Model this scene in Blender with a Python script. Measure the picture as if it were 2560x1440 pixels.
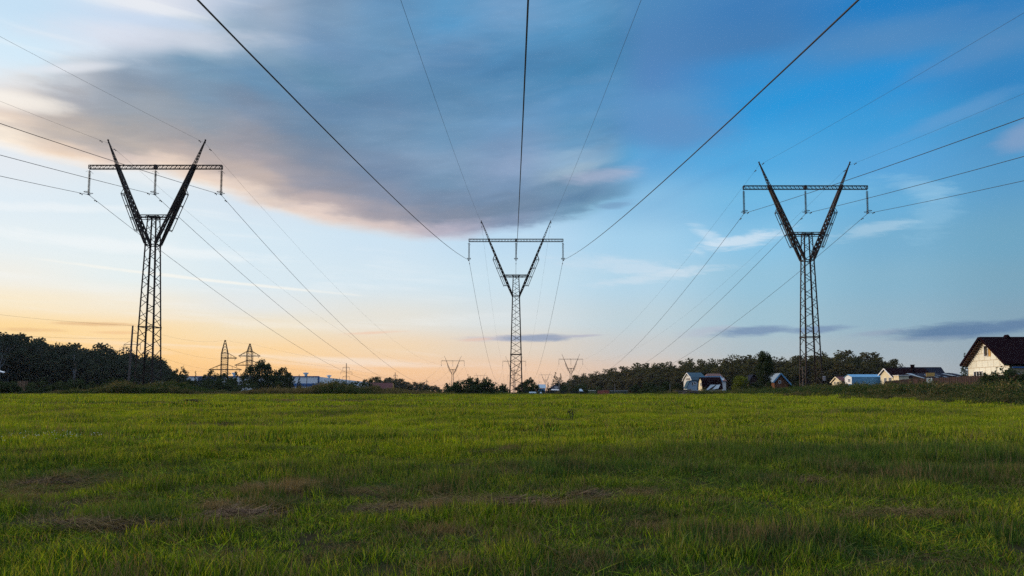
import bpy, math, random
import numpy as np
from math import radians as R, sin, cos, tan, atan2, pi, sqrt
from mathutils import Vector, Matrix
random.seed(7); rng = np.random.default_rng(7)
scene = bpy.context.scene
for o in list(bpy.data.objects): bpy.data.objects.remove(o)

# ------------------------------------------------------------------ camera
F = 1850.0; CX, CY = 1285.0, 847.0; PITCH = math.atan(142.0 / F); EYE = 1.6
cam_d = bpy.data.cameras.new('camera'); cam = bpy.data.objects.new('camera', cam_d)
scene.collection.objects.link(cam); scene.camera = cam
cam.location = (0, 0, EYE); cam.rotation_euler = (pi / 2 + PITCH, 0, 0)
cam_d.sensor_width = 36; cam_d.lens = F / 2560 * 36
cam_d.shift_x = -5 / 2560; cam_d.shift_y = 127 / 2560
cam_d.clip_start = 0.1; cam_d.clip_end = 20000
def ray(px, py):
    a = (px - CX) / F; b = (CY - py) / F
    return (a, cos(PITCH) - b * sin(PITCH), sin(PITCH) + b * cos(PITCH))
def at(px, py, D):                       # measured photo point at forward distance D
    x, y, z = ray(px, py); k = D / y
    return (x * k, D, EYE + z * k)
def azel(px, py):
    x, y, z = ray(px, py); n = sqrt(x * x + y * y + z * z)
    return math.degrees(atan2(x, y)), math.degrees(math.asin(z / n))
def lin(c):
    return tuple((v / 255 / 12.92 if v / 255 <= .04045 else ((v / 255 + .055) / 1.055) ** 2.4) for v in c)

# ------------------------------------------------------------------ colour management
scene.view_settings.view_transform = 'Standard'; scene.view_settings.look = 'None'
scene.view_settings.exposure = 0; scene.view_settings.gamma = 1
scene.render.engine = 'CYCLES'
scene.cycles.max_bounces = 6; scene.cycles.diffuse_bounces = 3; scene.cycles.glossy_bounces = 2
scene.cycles.transparent_max_bounces = 8; scene.cycles.use_denoising = False
scene.cycles.volume_bounces = 0

SUN_AZ, SUN_EL = -72.0, 9.0

# ------------------------------------------------------------------ node helper
class NT:
    def __init__(s, tree): s.t = tree; s.n = tree.nodes; s.l = tree.links
    def add(s, typ, **kw):
        n = s.n.new(typ)
        for k, v in kw.items(): setattr(n, k, v)
        return n
    def put(s, sock, v):
        if isinstance(v, bpy.types.NodeSocket): s.l.new(v, sock)
        elif v is not None: sock.default_value = v
    def m(s, op, a, b=None, c=None, clamp=False):
        n = s.add('ShaderNodeMath', operation=op, use_clamp=clamp)
        for i, v in enumerate((a, b, c)):
            if v is not None: s.put(n.inputs[i], v)
        return n.outputs[0]
    def rng(s, v, a, b, c=0.0, d=1.0, smooth=True):
        n = s.add('ShaderNodeMapRange', interpolation_type='SMOOTHSTEP' if smooth else 'LINEAR')
        for i, x in enumerate((v, a, b, c, d)): s.put(n.inputs[i], x)
        return n.outputs[0]
    def mix(s, f, a, b, mode='MIX'):
        n = s.add('ShaderNodeMix', data_type='RGBA', blend_type=mode)
        s.put(n.inputs[0], f)
        for i, v in ((6, a), (7, b)):
            if isinstance(v, (tuple, list)): v = tuple(v)[:3] + (1,)
            s.put(n.inputs[i], v)
        return n.outputs[2]
    def noise(s, vec, scale=1.0, detail=3.0, rough=.5, dist=0.0, out=0):
        n = s.add('ShaderNodeTexNoise'); n.inputs['Scale'].default_value = scale
        n.inputs['Detail'].default_value = detail; n.inputs['Roughness'].default_value = rough
        n.inputs['Distortion'].default_value = dist
        if vec is not None: s.l.new(vec, n.inputs['Vector'])
        return n.outputs[out]
    def comb(s, x, y, z=0.0):
        n = s.add('ShaderNodeCombineXYZ')
        for i, v in enumerate((x, y, z)): s.put(n.inputs[i], v)
        return n.outputs[0]
    def ramp(s, fac, stops, interp='LINEAR'):
        n = s.add('ShaderNodeValToRGB'); r = n.color_ramp; r.interpolation = interp
        stops = sorted(stops)
        while len(r.elements) < len(stops): r.elements.new(.5)
        for e, (p, c) in zip(r.elements, stops):
            e.position = p; e.color = tuple(c)[:3] + (1,) if not isinstance(c, float) else (c, c, c, 1)
        s.put(n.inputs[0], fac); return n.outputs[0]
    def curve(s, v, pts, lo, hi):        # pts (x,y) already in 0..1
        n = s.add('ShaderNodeFloatCurve'); c = n.mapping.curves[0]; pts = sorted(pts)
        n.mapping.use_clip = False
        while len(c.points) < len(pts): c.points.new(.5, .5)
        for p, q in zip(c.points, pts): p.location = q
        n.mapping.update(); s.put(n.inputs[1], v); return n.outputs[0]

# ------------------------------------------------------------------ world: evening sky, sun low in the west (left)
world = bpy.data.worlds.new("World"); scene.world = world; world.use_nodes = True
w = NT(world.node_tree); w.n.clear()
tc = w.add('ShaderNodeTexCoord').outputs['Generated']
sep = w.add('ShaderNodeSeparateXYZ'); w.l.new(tc, sep.inputs[0])
AZ = w.m('MULTIPLY', w.m('ARCTAN2', sep.outputs[0], sep.outputs[1]), 180 / pi)
EL = w.m('MULTIPLY', w.m('ARCSINE', sep.outputs[2]), 180 / pi)
# clear-sky colours measured at nine bearings (rows: photo height -> elevation)
COLS = {
 0:    [(0,(196,222,242)),(120,(210,232,246)),(230,(232,236,240)),(400,(226,232,238)),(500,(222,234,242)),(600,(228,237,240)),(690,(238,236,228)),(750,(246,230,200)),(820,(250,213,150)),(900,(250,200,130)),(978,(240,182,120))],
 320:  [(0,(222,226,236)),(60,(204,220,239)),(150,(222,229,240)),(400,(222,228,232)),(500,(216,231,240)),(600,(224,236,241)),(690,(228,237,238)),(760,(242,231,210)),(830,(251,217,162)),(900,(252,203,135)),(978,(240,182,120))],
 640:  [(0,(168,186,210)),(200,(165,190,215)),(500,(212,226,238)),(600,(212,230,241)),(700,(216,231,239)),(760,(226,230,230)),(820,(240,222,190)),(880,(251,211,155)),(930,(250,198,135)),(978,(240,182,120))],
 960:  [(0,(112,160,200)),(200,(110,155,195)),(500,(190,212,232)),(600,(204,225,240)),(700,(211,228,238)),(800,(228,224,214)),(870,(241,212,176)),(930,(246,198,150)),(978,(238,185,140))],
 1280: [(0,(112,160,203)),(200,(92,143,190)),(400,(140,180,215)),(600,(186,216,238)),(700,(200,223,236)),(800,(213,221,224)),(870,(224,209,192)),(930,(237,198,165)),(978,(230,188,155))],
 1600: [(0,(78,135,185)),(100,(78,130,182)),(200,(82,132,186)),(300,(85,140,192)),(400,(92,165,216)),(500,(135,188,224)),(600,(162,206,233)),(700,(176,210,230)),(800,(188,207,216)),(870,(199,200,200)),(930,(215,193,178)),(978,(212,186,168))],
 1920: [(0,(58,122,182)),(100,(66,124,180)),(170,(48,140,205)),(250,(36,148,215)),(400,(78,166,221)),(500,(110,182,224)),(600,(134,192,226)),(700,(146,192,216)),(800,(157,191,207)),(870,(170,187,196)),(930,(186,186,186)),(978,(186,182,178))],
 2240: [(0,(28,124,194)),(90,(66,134,192)),(190,(34,143,212)),(300,(56,153,214)),(400,(86,162,216)),(500,(102,172,215)),(600,(116,172,205)),(700,(130,176,201)),(800,(142,176,195)),(870,(157,175,187)),(930,(168,176,182)),(978,(168,172,176))],
 2560: [(0,(18,120,188)),(80,(68,134,188)),(180,(44,130,192)),(300,(66,146,198)),(400,(82,152,200)),(600,(108,162,192)),(700,(118,162,186)),(800,(128,160,180)),(870,(142,162,176)),(978,(155,165,172))],
}
ef = w.m('DIVIDE', EL, 50.0, clamp=True)
prev = None; prev_az = None
ZEN = (1.15, 1.28, 1.5)                    # zenith sky above the frame, brightened to add light on the grass
cols = []
for px in sorted(COLS):
    st = []
    for py, c in COLS[px]:
        st.append((max(0, azel(px, py)[1]) / 50, lin(c)))
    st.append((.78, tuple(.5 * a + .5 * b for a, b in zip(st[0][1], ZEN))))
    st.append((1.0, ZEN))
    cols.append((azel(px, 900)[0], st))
glow = [(0.0, (2.6, 1.15, .35)), (.1, (3.2, 1.7, .7)), (.3, (1.9, 1.5, 1.1)), (.6, (1.0, 1.05, 1.1)), (1.0, ZEN)]  # sunset sky off the left edge, boosted to light the grass
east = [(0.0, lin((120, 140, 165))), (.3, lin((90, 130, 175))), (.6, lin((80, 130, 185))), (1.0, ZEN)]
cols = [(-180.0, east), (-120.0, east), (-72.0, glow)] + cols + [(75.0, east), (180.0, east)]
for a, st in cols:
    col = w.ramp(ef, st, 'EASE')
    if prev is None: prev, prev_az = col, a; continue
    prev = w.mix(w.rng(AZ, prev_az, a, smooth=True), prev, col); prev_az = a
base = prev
def ecurve(pts_px):                        # edge line: photo points -> elevation as function of bearing
    pts = []
    for px, py in pts_px:
        a, e = azel(px, py); pts.append(((a + 60) / 120, e / 50))
    return pts
azn = w.m('DIVIDE', w.m('ADD', AZ, 60.0), 120.0, clamp=True)
n1 = w.noise(w.comb(w.m('MULTIPLY', AZ, .055), w.m('MULTIPLY', EL, .16), 3.1), 1.0, 5, .55)
n2 = w.noise(w.comb(w.m('MULTIPLY', AZ, .22), w.m('MULTIPLY', EL, .8), 9.0), 1.0, 6, .6)
n3 = w.noise(w.comb(w.m('MULTIPLY', AZ, .06), w.m('ADD', w.m('MULTIPLY', EL, .75), w.m('MULTIPLY', AZ, .03)), 5.0), 1.0, 5, .55, .3)
wob = w.m('ADD', w.m('MULTIPLY', w.m('SUBTRACT', n1, .5), 4.0), w.m('MULTIPLY', w.m('SUBTRACT', n2, .5), 2.4))
ELw = w.m('ADD', EL, wob)
# thin streaked cirrus over everything
cir = w.rng(n3, .5, .72)
cirL = w.m('MULTIPLY', cir, w.rng(AZ, 8.0, -12.0))
base = w.mix(w.m('MULTIPLY', cirL, .35), base, lin((244, 246, 246)))
n4 = w.noise(w.comb(w.m('MULTIPLY', AZ, .05), w.m('ADD', w.m('MULTIPLY', EL, .22), w.m('MULTIPLY', AZ, -.06)), 15.0), 1.0, 4, .5, .2)
hi_r = w.m('MULTIPLY', w.rng(n4, .45, .68), w.m('MULTIPLY', w.rng(AZ, 5, 14), w.rng(EL, 11.0, 17.0)))
base = w.mix(w.m('MULTIPLY', hi_r, .35), base, lin((82, 136, 190)))
# the large lens-shaped grey cloud
lo_pts = [(-500,300),(-200,330),(0,372),(100,400),(250,425),(400,438),(500,470),(600,503),(700,538),(800,563),(900,582),(1000,596),(1100,600),(1200,592),(1300,578),(1400,560),(1480,540),(1540,515),(1590,490),(1640,460),(1750,440),(3000,430)]
hi_pts = [(-500,280),(-200,260),(0,205),(100,180),(200,148),(320,112),(480,72),(600,10),(700,-80),(800,-250),(1000,-350),(1300,-350),(3000,-350)]
eloN = w.m('MULTIPLY', w.curve(azn, ecurve(lo_pts), 0, 1), 50.0)
ehiN = w.m('MULTIPLY', w.curve(azn, ecurve(hi_pts), 0, 1), 50.0)
dlo = w.m('SUBTRACT', w.m('ADD', EL, w.m('MULTIPLY', wob, .45)), eloN)     # degrees above lower edge
dhi = w.m('SUBTRACT', ehiN, w.m('ADD', EL, wob))
m_lo = w.rng(dlo, -.3, .7); m_hi = w.rng(dhi, -1.2, 1.9)
mask = w.m('MULTIPLY', m_lo, m_hi)
mask = w.m('MULTIPLY', mask, w.rng(AZ, 11.0, 7.5))
CL = {
 0: [(372,(252,238,220)),(320,(250,234,214)),(270,(240,222,206)),(240,(232,222,215))],
 160: [(412,(252,226,198)),(380,(238,212,188)),(340,(212,198,185)),(290,(186,178,174)),(240,(172,174,182)),(200,(190,196,206))],
 320: [(430,(248,220,198)),(400,(226,204,190)),(370,(192,182,176)),(330,(170,167,168)),(270,(150,160,172)),(200,(135,155,178)),(150,(150,175,200))],
 480: [(463,(250,226,200)),(430,(230,206,188)),(395,(192,178,174)),(350,(163,162,168)),(300,(140,155,172)),(220,(124,155,184)),(160,(120,160,192)),(110,(160,188,212))],
 640: [(517,(246,222,202)),(485,(230,208,192)),(450,(198,182,176)),(400,(168,162,170)),(350,(148,152,166)),(280,(120,142,170)),(200,(105,150,188)),(120,(135,168,198)),(60,(155,180,207)),(0,(165,185,210))],
 800: [(563,(238,218,202)),(535,(228,206,194)),(505,(192,178,180)),(460,(150,152,168)),(400,(125,140,165)),(330,(110,142,175)),(260,(98,138,178)),(200,(100,148,185)),(120,(115,155,195)),(0,(128,162,196))],
 960: [(592,(230,210,198)),(572,(216,196,190)),(545,(165,160,172)),(500,(132,144,170)),(420,(118,144,178)),(340,(113,150,186)),(260,(100,140,180)),(200,(100,146,187)),(100,(110,158,200)),(0,(105,155,200))],
 1120: [(600,(206,190,196)),(580,(182,174,188)),(550,(132,142,166)),(500,(112,136,168)),(460,(110,145,180)),(400,(132,165,200)),(330,(110,155,195)),(240,(92,142,185)),(140,(90,142,190)),(60,(90,158,210)),(0,(95,158,208))],
 1280: [(580,(160,178,206)),(560,(125,142,170)),(520,(104,130,162)),(470,(118,150,188)),(420,(142,168,205)),(360,(120,155,196)),(300,(112,160,205)),(240,(88,145,192)),(170,(78,138,188)),(100,(88,150,200)),(0,(115,165,212))],
 1440: [(552,(150,185,215)),(535,(118,148,182)),(500,(94,124,162)),(465,(110,138,172)),(435,(168,178,202)),(405,(160,180,212)),(360,(115,155,198)),(320,(102,150,196)),(260,(95,145,195)),(170,(74,134,184)),(100,(88,144,194)),(0,(95,150,200))],
 1600: [(485,(130,175,215)),(460,(112,150,190)),(430,(140,170,210)),(380,(95,160,210)),(330,(92,150,200)),(280,(86,138,186)),(200,(85,140,190)),(100,(75,130,180)),(0,(80,135,185))],
}
# underside colour of the cloud: lit rim at its lower edge, grey-blue body, by bearing
dcl = w.m('DIVIDE', w.m('ADD', dlo, w.m('MULTIPLY', w.m('SUBTRACT', n2, .5), .9)), 32.0, clamp=True)
ccol = None
for px in sorted(CL):
    lst = [(y, (c if i < 2 else tuple(v * k for v, k in zip(c, (.955, .94, .925)))) if px < 1300 else tuple(v * k for v, k in zip(c, (.90, .985, .965)))) for i, (y, c) in enumerate(CL[px])]; e0 = azel(px, lst[0][0])[1]
    st = [(min(1, max(0, (azel(px, py)[1] - e0) / 32)), lin(c)) for py, c in lst] + [(.95, lin(lst[-1][1]))]
    if st[-2][0] > .94: st = st[:-1]
    c_ = w.ramp(dcl, st, 'EASE')
    a_ = azel(px, 300)[0]
    ccol = c_ if ccol is None else w.mix(w.rng(AZ, pa_, a_, smooth=True), ccol, c_); pa_ = a_
bandn = w.noise(w.comb(w.m('MULTIPLY', AZ, .09), w.m('ADD', w.m('MULTIPLY', EL, .42), w.m('MULTIPLY', AZ, -.05)), 21.0), 1.0, 6, .58, .4)
ccol = w.mix(w.m('MULTIPLY', w.rng(bandn, .45, .75), .13), ccol, lin((170, 192, 218)))
ccol = w.mix(w.m('MULTIPLY', w.rng(bandn, .5, .25), .22), ccol, lin((82, 118, 158)))
strk = w.noise(w.comb(w.m('MULTIPLY', AZ, .16), w.m('ADD', w.m('MULTIPLY', EL, .8), w.m('MULTIPLY', AZ, -.10)), 33.0), 1.0, 8, .62, .5)
ccol = w.mix(1.0, ccol, w.ramp(w.rng(strk, .3, .7, smooth=False), [(0, (.92, .925, .935)), (1, (1.07, 1.065, 1.06))]), 'MULTIPLY')
sky = w.mix(w.m('MULTIPLY', mask, .95), base, ccol)
# mid cloud right of the lobe and its pink top edge
def blob(a0, e0, ra, re, slope=0.0, nz=1.0, nn=None, soft=.8):
    da = w.m('SUBTRACT', AZ, a0); de = w.m('SUBTRACT', w.m('SUBTRACT', EL, e0), w.m('MULTIPLY', da, slope))
    q = w.m('ADD', w.m('POWER', w.m('ABSOLUTE', w.m('DIVIDE', da, ra)), 2.0), w.m('POWER', w.m('ABSOLUTE', w.m('DIVIDE', de, re)), 2.0))
    q = w.m('ADD', w.m('SQRT', q), w.m('MULTIPLY', w.m('SUBTRACT', nn or n2, .5), nz))
    return w.rng(q, 1.0 + soft * .25, 1.0 - soft)
def cloud(px, py, rx, ry, color, amt, slope=0.0, nz=1.0, nn=None, soft=.8):
    global sky
    a, e = azel(px, py); a2 = azel(px + rx, py)[0] - a; e2 = azel(px, py - ry)[1] - e
    sky = w.mix(w.m('MULTIPLY', blob(a, e, a2, e2, slope, nz, nn, soft), amt), sky, lin(color))
fil = w.noise(w.comb(w.m('MULTIPLY', AZ, .35), w.m('ADD', w.m('MULTIPLY', EL, 1.8), w.m('MULTIPLY', AZ, .12)), 2.0), 1.0, 7, .68, .6)
cloud(1640, 280, 200, 90, (92, 148, 198), .7, -.1, 1.0)
cloud(1500, 440, 110, 22, (172, 180, 205), .6, .08, 1.4, fil)
cloud(1540, 512, 60, 12, (110, 145, 182), .6, .1, 1.8, fil)
cloud(1700, 330, 180, 60, (95, 142, 192), .5, -.1, 1.2)
cloud(400, 95, 330, 45, (222, 224, 234), .6, .12, 1.2)
cloud(380, 50, 200, 22, (196, 214, 236), .6, .05, 1.4)
cloud(30, 250, 190, 30, (251, 244, 234), .75, .05, 1.1)
cloud(180, 170, 140, 16, (234, 236, 242), .6, .25, 1.3)
cloud(2300, 80, 420, 60, (92, 140, 188), .4, -.02, 1.2)
cloud(2430, 140, 240, 40, (92, 140, 190), .45, .12, 1.2)
cloud(2560, 340, 90, 40, (135, 160, 195), .7, .2, 1.2)
cloud(2380, 290, 200, 26, (112, 158, 205), .4, .25, 1.2)
# white wisps
cloud(1850, 603, 135, 20, (218, 231, 242), .7, .14, 2.2, fil)
cloud(1770, 590, 50, 22, (210, 228, 242), .55, -.5, 2.0, fil)
cloud(1560, 665, 190, 26, (200, 220, 235), .7, -.12, 2.4, fil)
cloud(1650, 690, 200, 14, (206, 222, 234), .6, .1, 2.4, fil)
cloud(2180, 575, 130, 18, (182, 210, 228), .5, .1, 2.4, fil)
cloud(2330, 540, 80, 70, (150, 196, 224), .35, .3, 2.2, fil)
cloud(2310, 470, 100, 30, (150, 196, 226), .5, -.3, 2.2, fil)
cloud(2080, 490, 150, 40, (120, 185, 225), .5, .1, 2.0, fil)
# low purple-grey bars near the horizon
fb = w.noise(w.comb(w.m('MULTIPLY', AZ, .5), w.m('ADD', w.m('MULTIPLY', EL, 2.6), w.m('MULTIPLY', AZ, .15)), 7.0), 1.0, 6, .62, .3)
cloud(1270, 846, 140, 9, (196, 190, 200), .8, .01, 1.1, fb)
cloud(1340, 845, 120, 11, (148, 160, 184), .95, .01, 1.0, fb, .6)
cloud(1450, 840, 70, 4, (180, 180, 195), .8, .04, 1.0, fb)
cloud(1190, 849, 50, 5, (226, 196, 180), .8, .06, 1.0, fb)
cloud(1770, 828, 90, 13, (176, 182, 200), .6, .1, 1.5, fb)
cloud(1880, 828, 115, 14, (120, 146, 178), .95, .05, 1.1, fb, .6)
cloud(2040, 824, 95, 11, (120, 146, 178), .9, .04, 1.1, fb, .6)
cloud(2200, 832, 90, 9, (142, 158, 182), .6, .05, 1.4, fb)
cloud(2400, 827, 210, 24, (92, 124, 160), 1.0, .03, .9, fb, .6)
cloud(2330, 845, 130, 7, (125, 148, 174), .6, .02, 1.2, fb)
cloud(2540, 812, 80, 16, (92, 124, 160), .9, .1, .9, fb, .6)
cloud(240, 810, 120, 6, (222, 178, 130), .75, .02, 1.2, fb)
cloud(70, 824, 110, 7, (228, 184, 132), .6, .02, 1.3, fb)
cloud(300, 832, 80, 5, (238, 190, 138), .6, .02, 1.3, fb)
cloud(930, 832, 90, 4, (238, 200, 175), .7, .06, 1.3, fb)
cloud(500, 698, 420, 5, (250, 246, 236), .65, -.06, 1.6, fil)
cloud(330, 618, 420, 22, (241, 245, 246), .6, -.02, 1.6, fil)
cloud(150, 520, 300, 14, (240, 244, 246), .5, .1, 1.8, fil)
# physical sky underneath, low sun
ns = w.add('ShaderNodeTexSky', sky_type='NISHITA', sun_disc=False)
ns.sun_elevation = R(SUN_EL); ns.sun_rotation = R(SUN_AZ)
phys = w.mix(1.0, ns.outputs[0], (.006, .006, .006), 'MULTIPLY')
sky = w.mix(1.0, sky, phys, 'ADD')
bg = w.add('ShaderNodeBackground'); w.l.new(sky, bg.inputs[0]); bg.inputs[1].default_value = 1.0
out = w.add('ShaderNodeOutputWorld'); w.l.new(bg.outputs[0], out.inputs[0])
world.cycles.sampling_method = 'MANUAL'; world.cycles.sample_map_resolution = 512

# ------------------------------------------------------------------ sun
sd = bpy.data.lights.new('sun', 'SUN'); sd.energy = 2.2; sd.angle = R(9); sd.color = (1.0, .84, .62)
so = bpy.data.objects.new('sun', sd); scene.collection.objects.link(so)
sv = Vector((sin(R(SUN_AZ)) * cos(R(SUN_EL)), cos(R(SUN_AZ)) * cos(R(SUN_EL)), sin(R(SUN_EL))))
so.rotation_euler = sv.to_track_quat('Z', 'Y').to_euler(); so.location = (-40, -10, 60)

# ------------------------------------------------------------------ object helpers
def tag(o, label=None, cat=None, group=None, kind=None):
    if label: o['label'] = label
    if cat: o['category'] = cat
    if group: o['group'] = group
    if kind: o['kind'] = kind
    return o
class MB:                                  # gathers shapes and links them as one mesh object
    def __init__(s): s.v = []; s.f = []
    def raw(s, v, f):
        n = len(s.v); s.v += [tuple(p) for p in v]; s.f += [tuple(i + n for i in q) for q in f]; return s
    def box(s, a, b):
        x0, y0, z0 = a; x1, y1, z1 = b
        return s.raw([(x0,y0,z0),(x1,y0,z0),(x1,y1,z0),(x0,y1,z0),(x0,y0,z1),(x1,y0,z1),(x1,y1,z1),(x0,y1,z1)],
                     [(0,3,2,1),(4,5,6,7),(0,1,5,4),(1,2,6,5),(2,3,7,6),(3,0,4,7)])
    def bar(s, a, b, wd, dp=None, up=(0, 0, 1)):
        a = Vector(a); b = Vector(b); dp = dp or wd; d = (b - a).normalized(); up = Vector(up)
        if abs(d.dot(up)) > .97: up = Vector((0, 1, 0))
        r = d.cross(up).normalized() * (wd / 2); u = r.cross(d).normalized() * (dp / 2)
        v = [a - r - u, a + r - u, a + r + u, a - r + u, b - r - u, b + r - u, b + r + u, b - r + u]
        return s.raw(v, [(0,1,2,3),(7,6,5,4),(0,4,5,1),(1,5,6,2),(2,6,7,3),(3,7,4,0)])
    def angle(s, a, b, wd, fx, fy, t=.03):  # L section, flanges running towards fx and fy
        a = Vector(a); b = Vector(b); fx = Vector(fx); fy = Vector(fy)
        for f, g in ((fx, fy), (fy, fx)):
            v = []
            for p in (a, b): v += [p, p + f * wd, p + f * wd + g * t, p + g * t]
            s.raw(v, [(0,1,2,3),(7,6,5,4),(0,4,5,1),(1,5,6,2),(2,6,7,3),(3,7,4,0)])
        return s
    def tube(s, pts, rad, n=6, cap=True):
        pts = [Vector(p) for p in pts]; rings = []
        for i, p in enumerate(pts):
            d = (pts[min(i + 1, len(pts) - 1)] - pts[max(i - 1, 0)]).normalized()
            u = Vector((0, 0, 1)) if abs(d.z) < .95 else Vector((0, 1, 0))
            r = d.cross(u).normalized(); u = r.cross(d)
            rr = rad[i] if isinstance(rad, (list, tuple)) else rad
            rings.append([p + r * (rr * cos(2 * pi * k / n)) + u * (rr * sin(2 * pi * k / n)) for k in range(n)])
        v = [q for g in rings for q in g]; f = []
        for i in range(len(pts) - 1):
            for k in range(n): f.append((i*n+k, i*n+(k+1)%n, (i+1)*n+(k+1)%n, (i+1)*n+k))
        if cap: f += [tuple(range(n))[::-1], tuple((len(pts)-1)*n+k for k in range(n))]
        return s.raw(v, f)
    def lathe(s, c, prof, n=10):           # prof (radius, z)
        v = []; f = []
        for r, z in prof:
            for k in range(n): v.append((c[0] + r*cos(2*pi*k/n), c[1] + r*sin(2*pi*k/n), c[2] + z))
        for i in range(len(prof) - 1):
            for k in range(n): f.append((i*n+k, i*n+(k+1)%n, (i+1)*n+(k+1)%n, (i+1)*n+k))
        return s.raw(v, f)
    def torus(s, c, R0, r0, n=18, m=6, tilt=0.0):
        v = []; f = []
        for i in range(n):
            a = 2*pi*i/n
            for j in range(m):
                b = 2*pi*j/m; x = (R0 + r0*cos(b))*cos(a); y = (R0 + r0*cos(b))*sin(a); z = r0*sin(b)
                v.append((c[0]+x, c[1]+y*cos(tilt)-z*sin(tilt), c[2]+y*sin(tilt)+z*cos(tilt)))
        for i in range(n):
            for j in range(m): f.append((i*m+j, ((i+1)%n)*m+j, ((i+1)%n)*m+(j+1)%m, i*m+(j+1)%m))
        return s.raw(v, f)
    def slab(s, quad, t):                  # thick sheet from four corners, thickness downwards along its normal
        q = [Vector(p) for p in quad]; n = (q[1]-q[0]).cross(q[2]-q[0]).normalized() * t
        return s.raw(q + [p - n for p in q], [(0,1,2,3),(7,6,5,4),(0,4,5,1),(1,5,6,2),(2,6,7,3),(3,7,4,0)])
    def build(s, name, mat, parent=None, smooth=False):
        me = bpy.data.meshes.new(name); me.from_pydata(s.v, [], s.f); me.update()
        if smooth: me.polygons.foreach_set('use_smooth', [True]*len(me.polygons))
        o = bpy.data.objects.new(name, me); scene.collection.objects.link(o)
        if mat: me.materials.append(mat)
        if parent: o.parent = parent
        return o
def npmesh(name, verts, faces, mat, parent=None, link=True, attrs=None):
    me = bpy.data.meshes.new(name); verts = np.asarray(verts, dtype=np.float32)
    me.vertices.add(len(verts)); me.vertices.foreach_set('co', verts.ravel())
    if faces is not None and len(faces):
        faces = np.asarray(faces, dtype=np.int32); k = faces.shape[1]
        me.loops.add(faces.size); me.loops.foreach_set('vertex_index', faces.ravel())
        me.polygons.add(len(faces)); me.polygons.foreach_set('loop_start', np.arange(0, faces.size, k, dtype=np.int32))
        me.polygons.foreach_set('loop_total', np.full(len(faces), k, dtype=np.int32))
    for an, (typ, dom, data) in (attrs or {}).items():
        at_ = me.attributes.new(an, typ, dom)
        at_.data.foreach_set('vector' if typ == 'FLOAT_VECTOR' else 'color' if typ == 'FLOAT_COLOR' else 'value', np.asarray(data).ravel())
    me.update(calc_edges=True)
    if mat: me.materials.append(mat)
    o = bpy.data.objects.new(name, me)
    if link: scene.collection.objects.link(o)
    if parent: o.parent = parent
    return o
def empty(name, loc, label=None, cat=None, group=None, rz=0.0):
    o = bpy.data.objects.new(name, None); scene.collection.objects.link(o); o.location = loc; o.rotation_euler = (0, 0, rz)
    o.empty_display_size = .5
    return tag(o, label, cat, group)
def copy_tree(o, parent=None):
    c = o.copy(); scene.collection.objects.link(c); c.parent = parent
    for ch in list(o.children): copy_tree(ch, c)
    return c

# ------------------------------------------------------------------ materials
def mat(name, color, rough=.6, metal=0.0, var=0.0, scale=2.0, color2=None, bump=0.0, bscale=20.0, coord='Object', spec=.3, objvar=0.0, stretch=None):
    m = bpy.data.materials.new(name); m.use_nodes = True; t = NT(m.node_tree); t.n.clear()
    b = t.add('ShaderNodeBsdfPrincipled'); o = t.add('ShaderNodeOutputMaterial'); t.l.new(b.outputs[0], o.inputs[0])
    b.inputs['Roughness'].default_value = rough; b.inputs['Metallic'].default_value = metal
    b.inputs['Specular IOR Level'].default_value = spec
    vec = t.add('ShaderNodeTexCoord').outputs[coord]
    if stretch:
        mp = t.add('ShaderNodeMapping'); mp.inputs['Scale'].default_value = stretch; t.l.new(vec, mp.inputs[0]); vec = mp.outputs[0]
    nz = t.noise(vec, scale, 5, .6)
    c2 = color2 or tuple(v * (1 - var) for v in color)
    col = t.mix(t.rng(nz, .35, .65), color, c2)
    if objvar:
        oi = t.add('ShaderNodeObjectInfo').outputs['Random']
        hsv = t.add('ShaderNodeHueSaturation'); t.l.new(col, hsv.inputs['Color'])
        t.put(hsv.inputs['Value'], t.rng(oi, 0, 1, 1 - objvar, 1 + objvar, False)); col = hsv.outputs[0]
    t.l.new(col, b.inputs['Base Color'])
    if bump:
        bp = t.add('ShaderNodeBump'); bp.inputs['Strength'].default_value = bump; bp.inputs['Distance'].default_value = .05
        t.l.new(t.noise(vec, bscale, 4, .6), bp.inputs['Height']); t.l.new(bp.outputs[0], b.inputs['Normal'])
    return m
M = {}
M['steel'] = mat('dark_weathered_steel', (.022, .018, .017), .7, .3, 0, 1.5, (.05, .03, .022))
M['steel_far'] = M['steel']
M['insul'] = mat('dark_glass_insulator', (.03, .028, .03), .3, 0, .3, 4, spec=.5)
M['wire'] = mat('aged_wire', (.03, .028, .028), .6, .2, .2, 1)
M['rust'] = mat('rusty_lattice', (.012, .009, .008), .9, 0, 0, 1, (.008, .007, .007), spec=.05)
M['conc'] = mat('grey_concrete_pole', (.11, .085, .075), .9, 0, .4, 3)
M['bark'] = mat('bark', (.05, .042, .036), .95, 0, .5, 6, bump=.4)
M['birch'] = mat('birch_bark', (.30, .30, .30), .9, 0, 0, 3, (.05, .05, .05), stretch=(1, 1, 4))
M['cream'] = mat('cream_siding', (.72, .62, .42), .8, 0, .12, 3)
M['white'] = mat('white_siding', (.58, .58, .56), .7, 0, .12, 2)
M['bluewhite'] = mat('pale_blue_wall', (.26, .36, .45), .6, 0, .15, 1.5)
M['glass'] = mat('dark_window_glass', (.012, .016, .022), .12, 0, .2, 2, spec=.6)
M['trim'] = mat('white_trim', (.7, .7, .7), .6, 0, .1, 4)
M['ply'] = mat('new_plywood', (.62, .36, .10), .8, 0, .2, 4)
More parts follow.
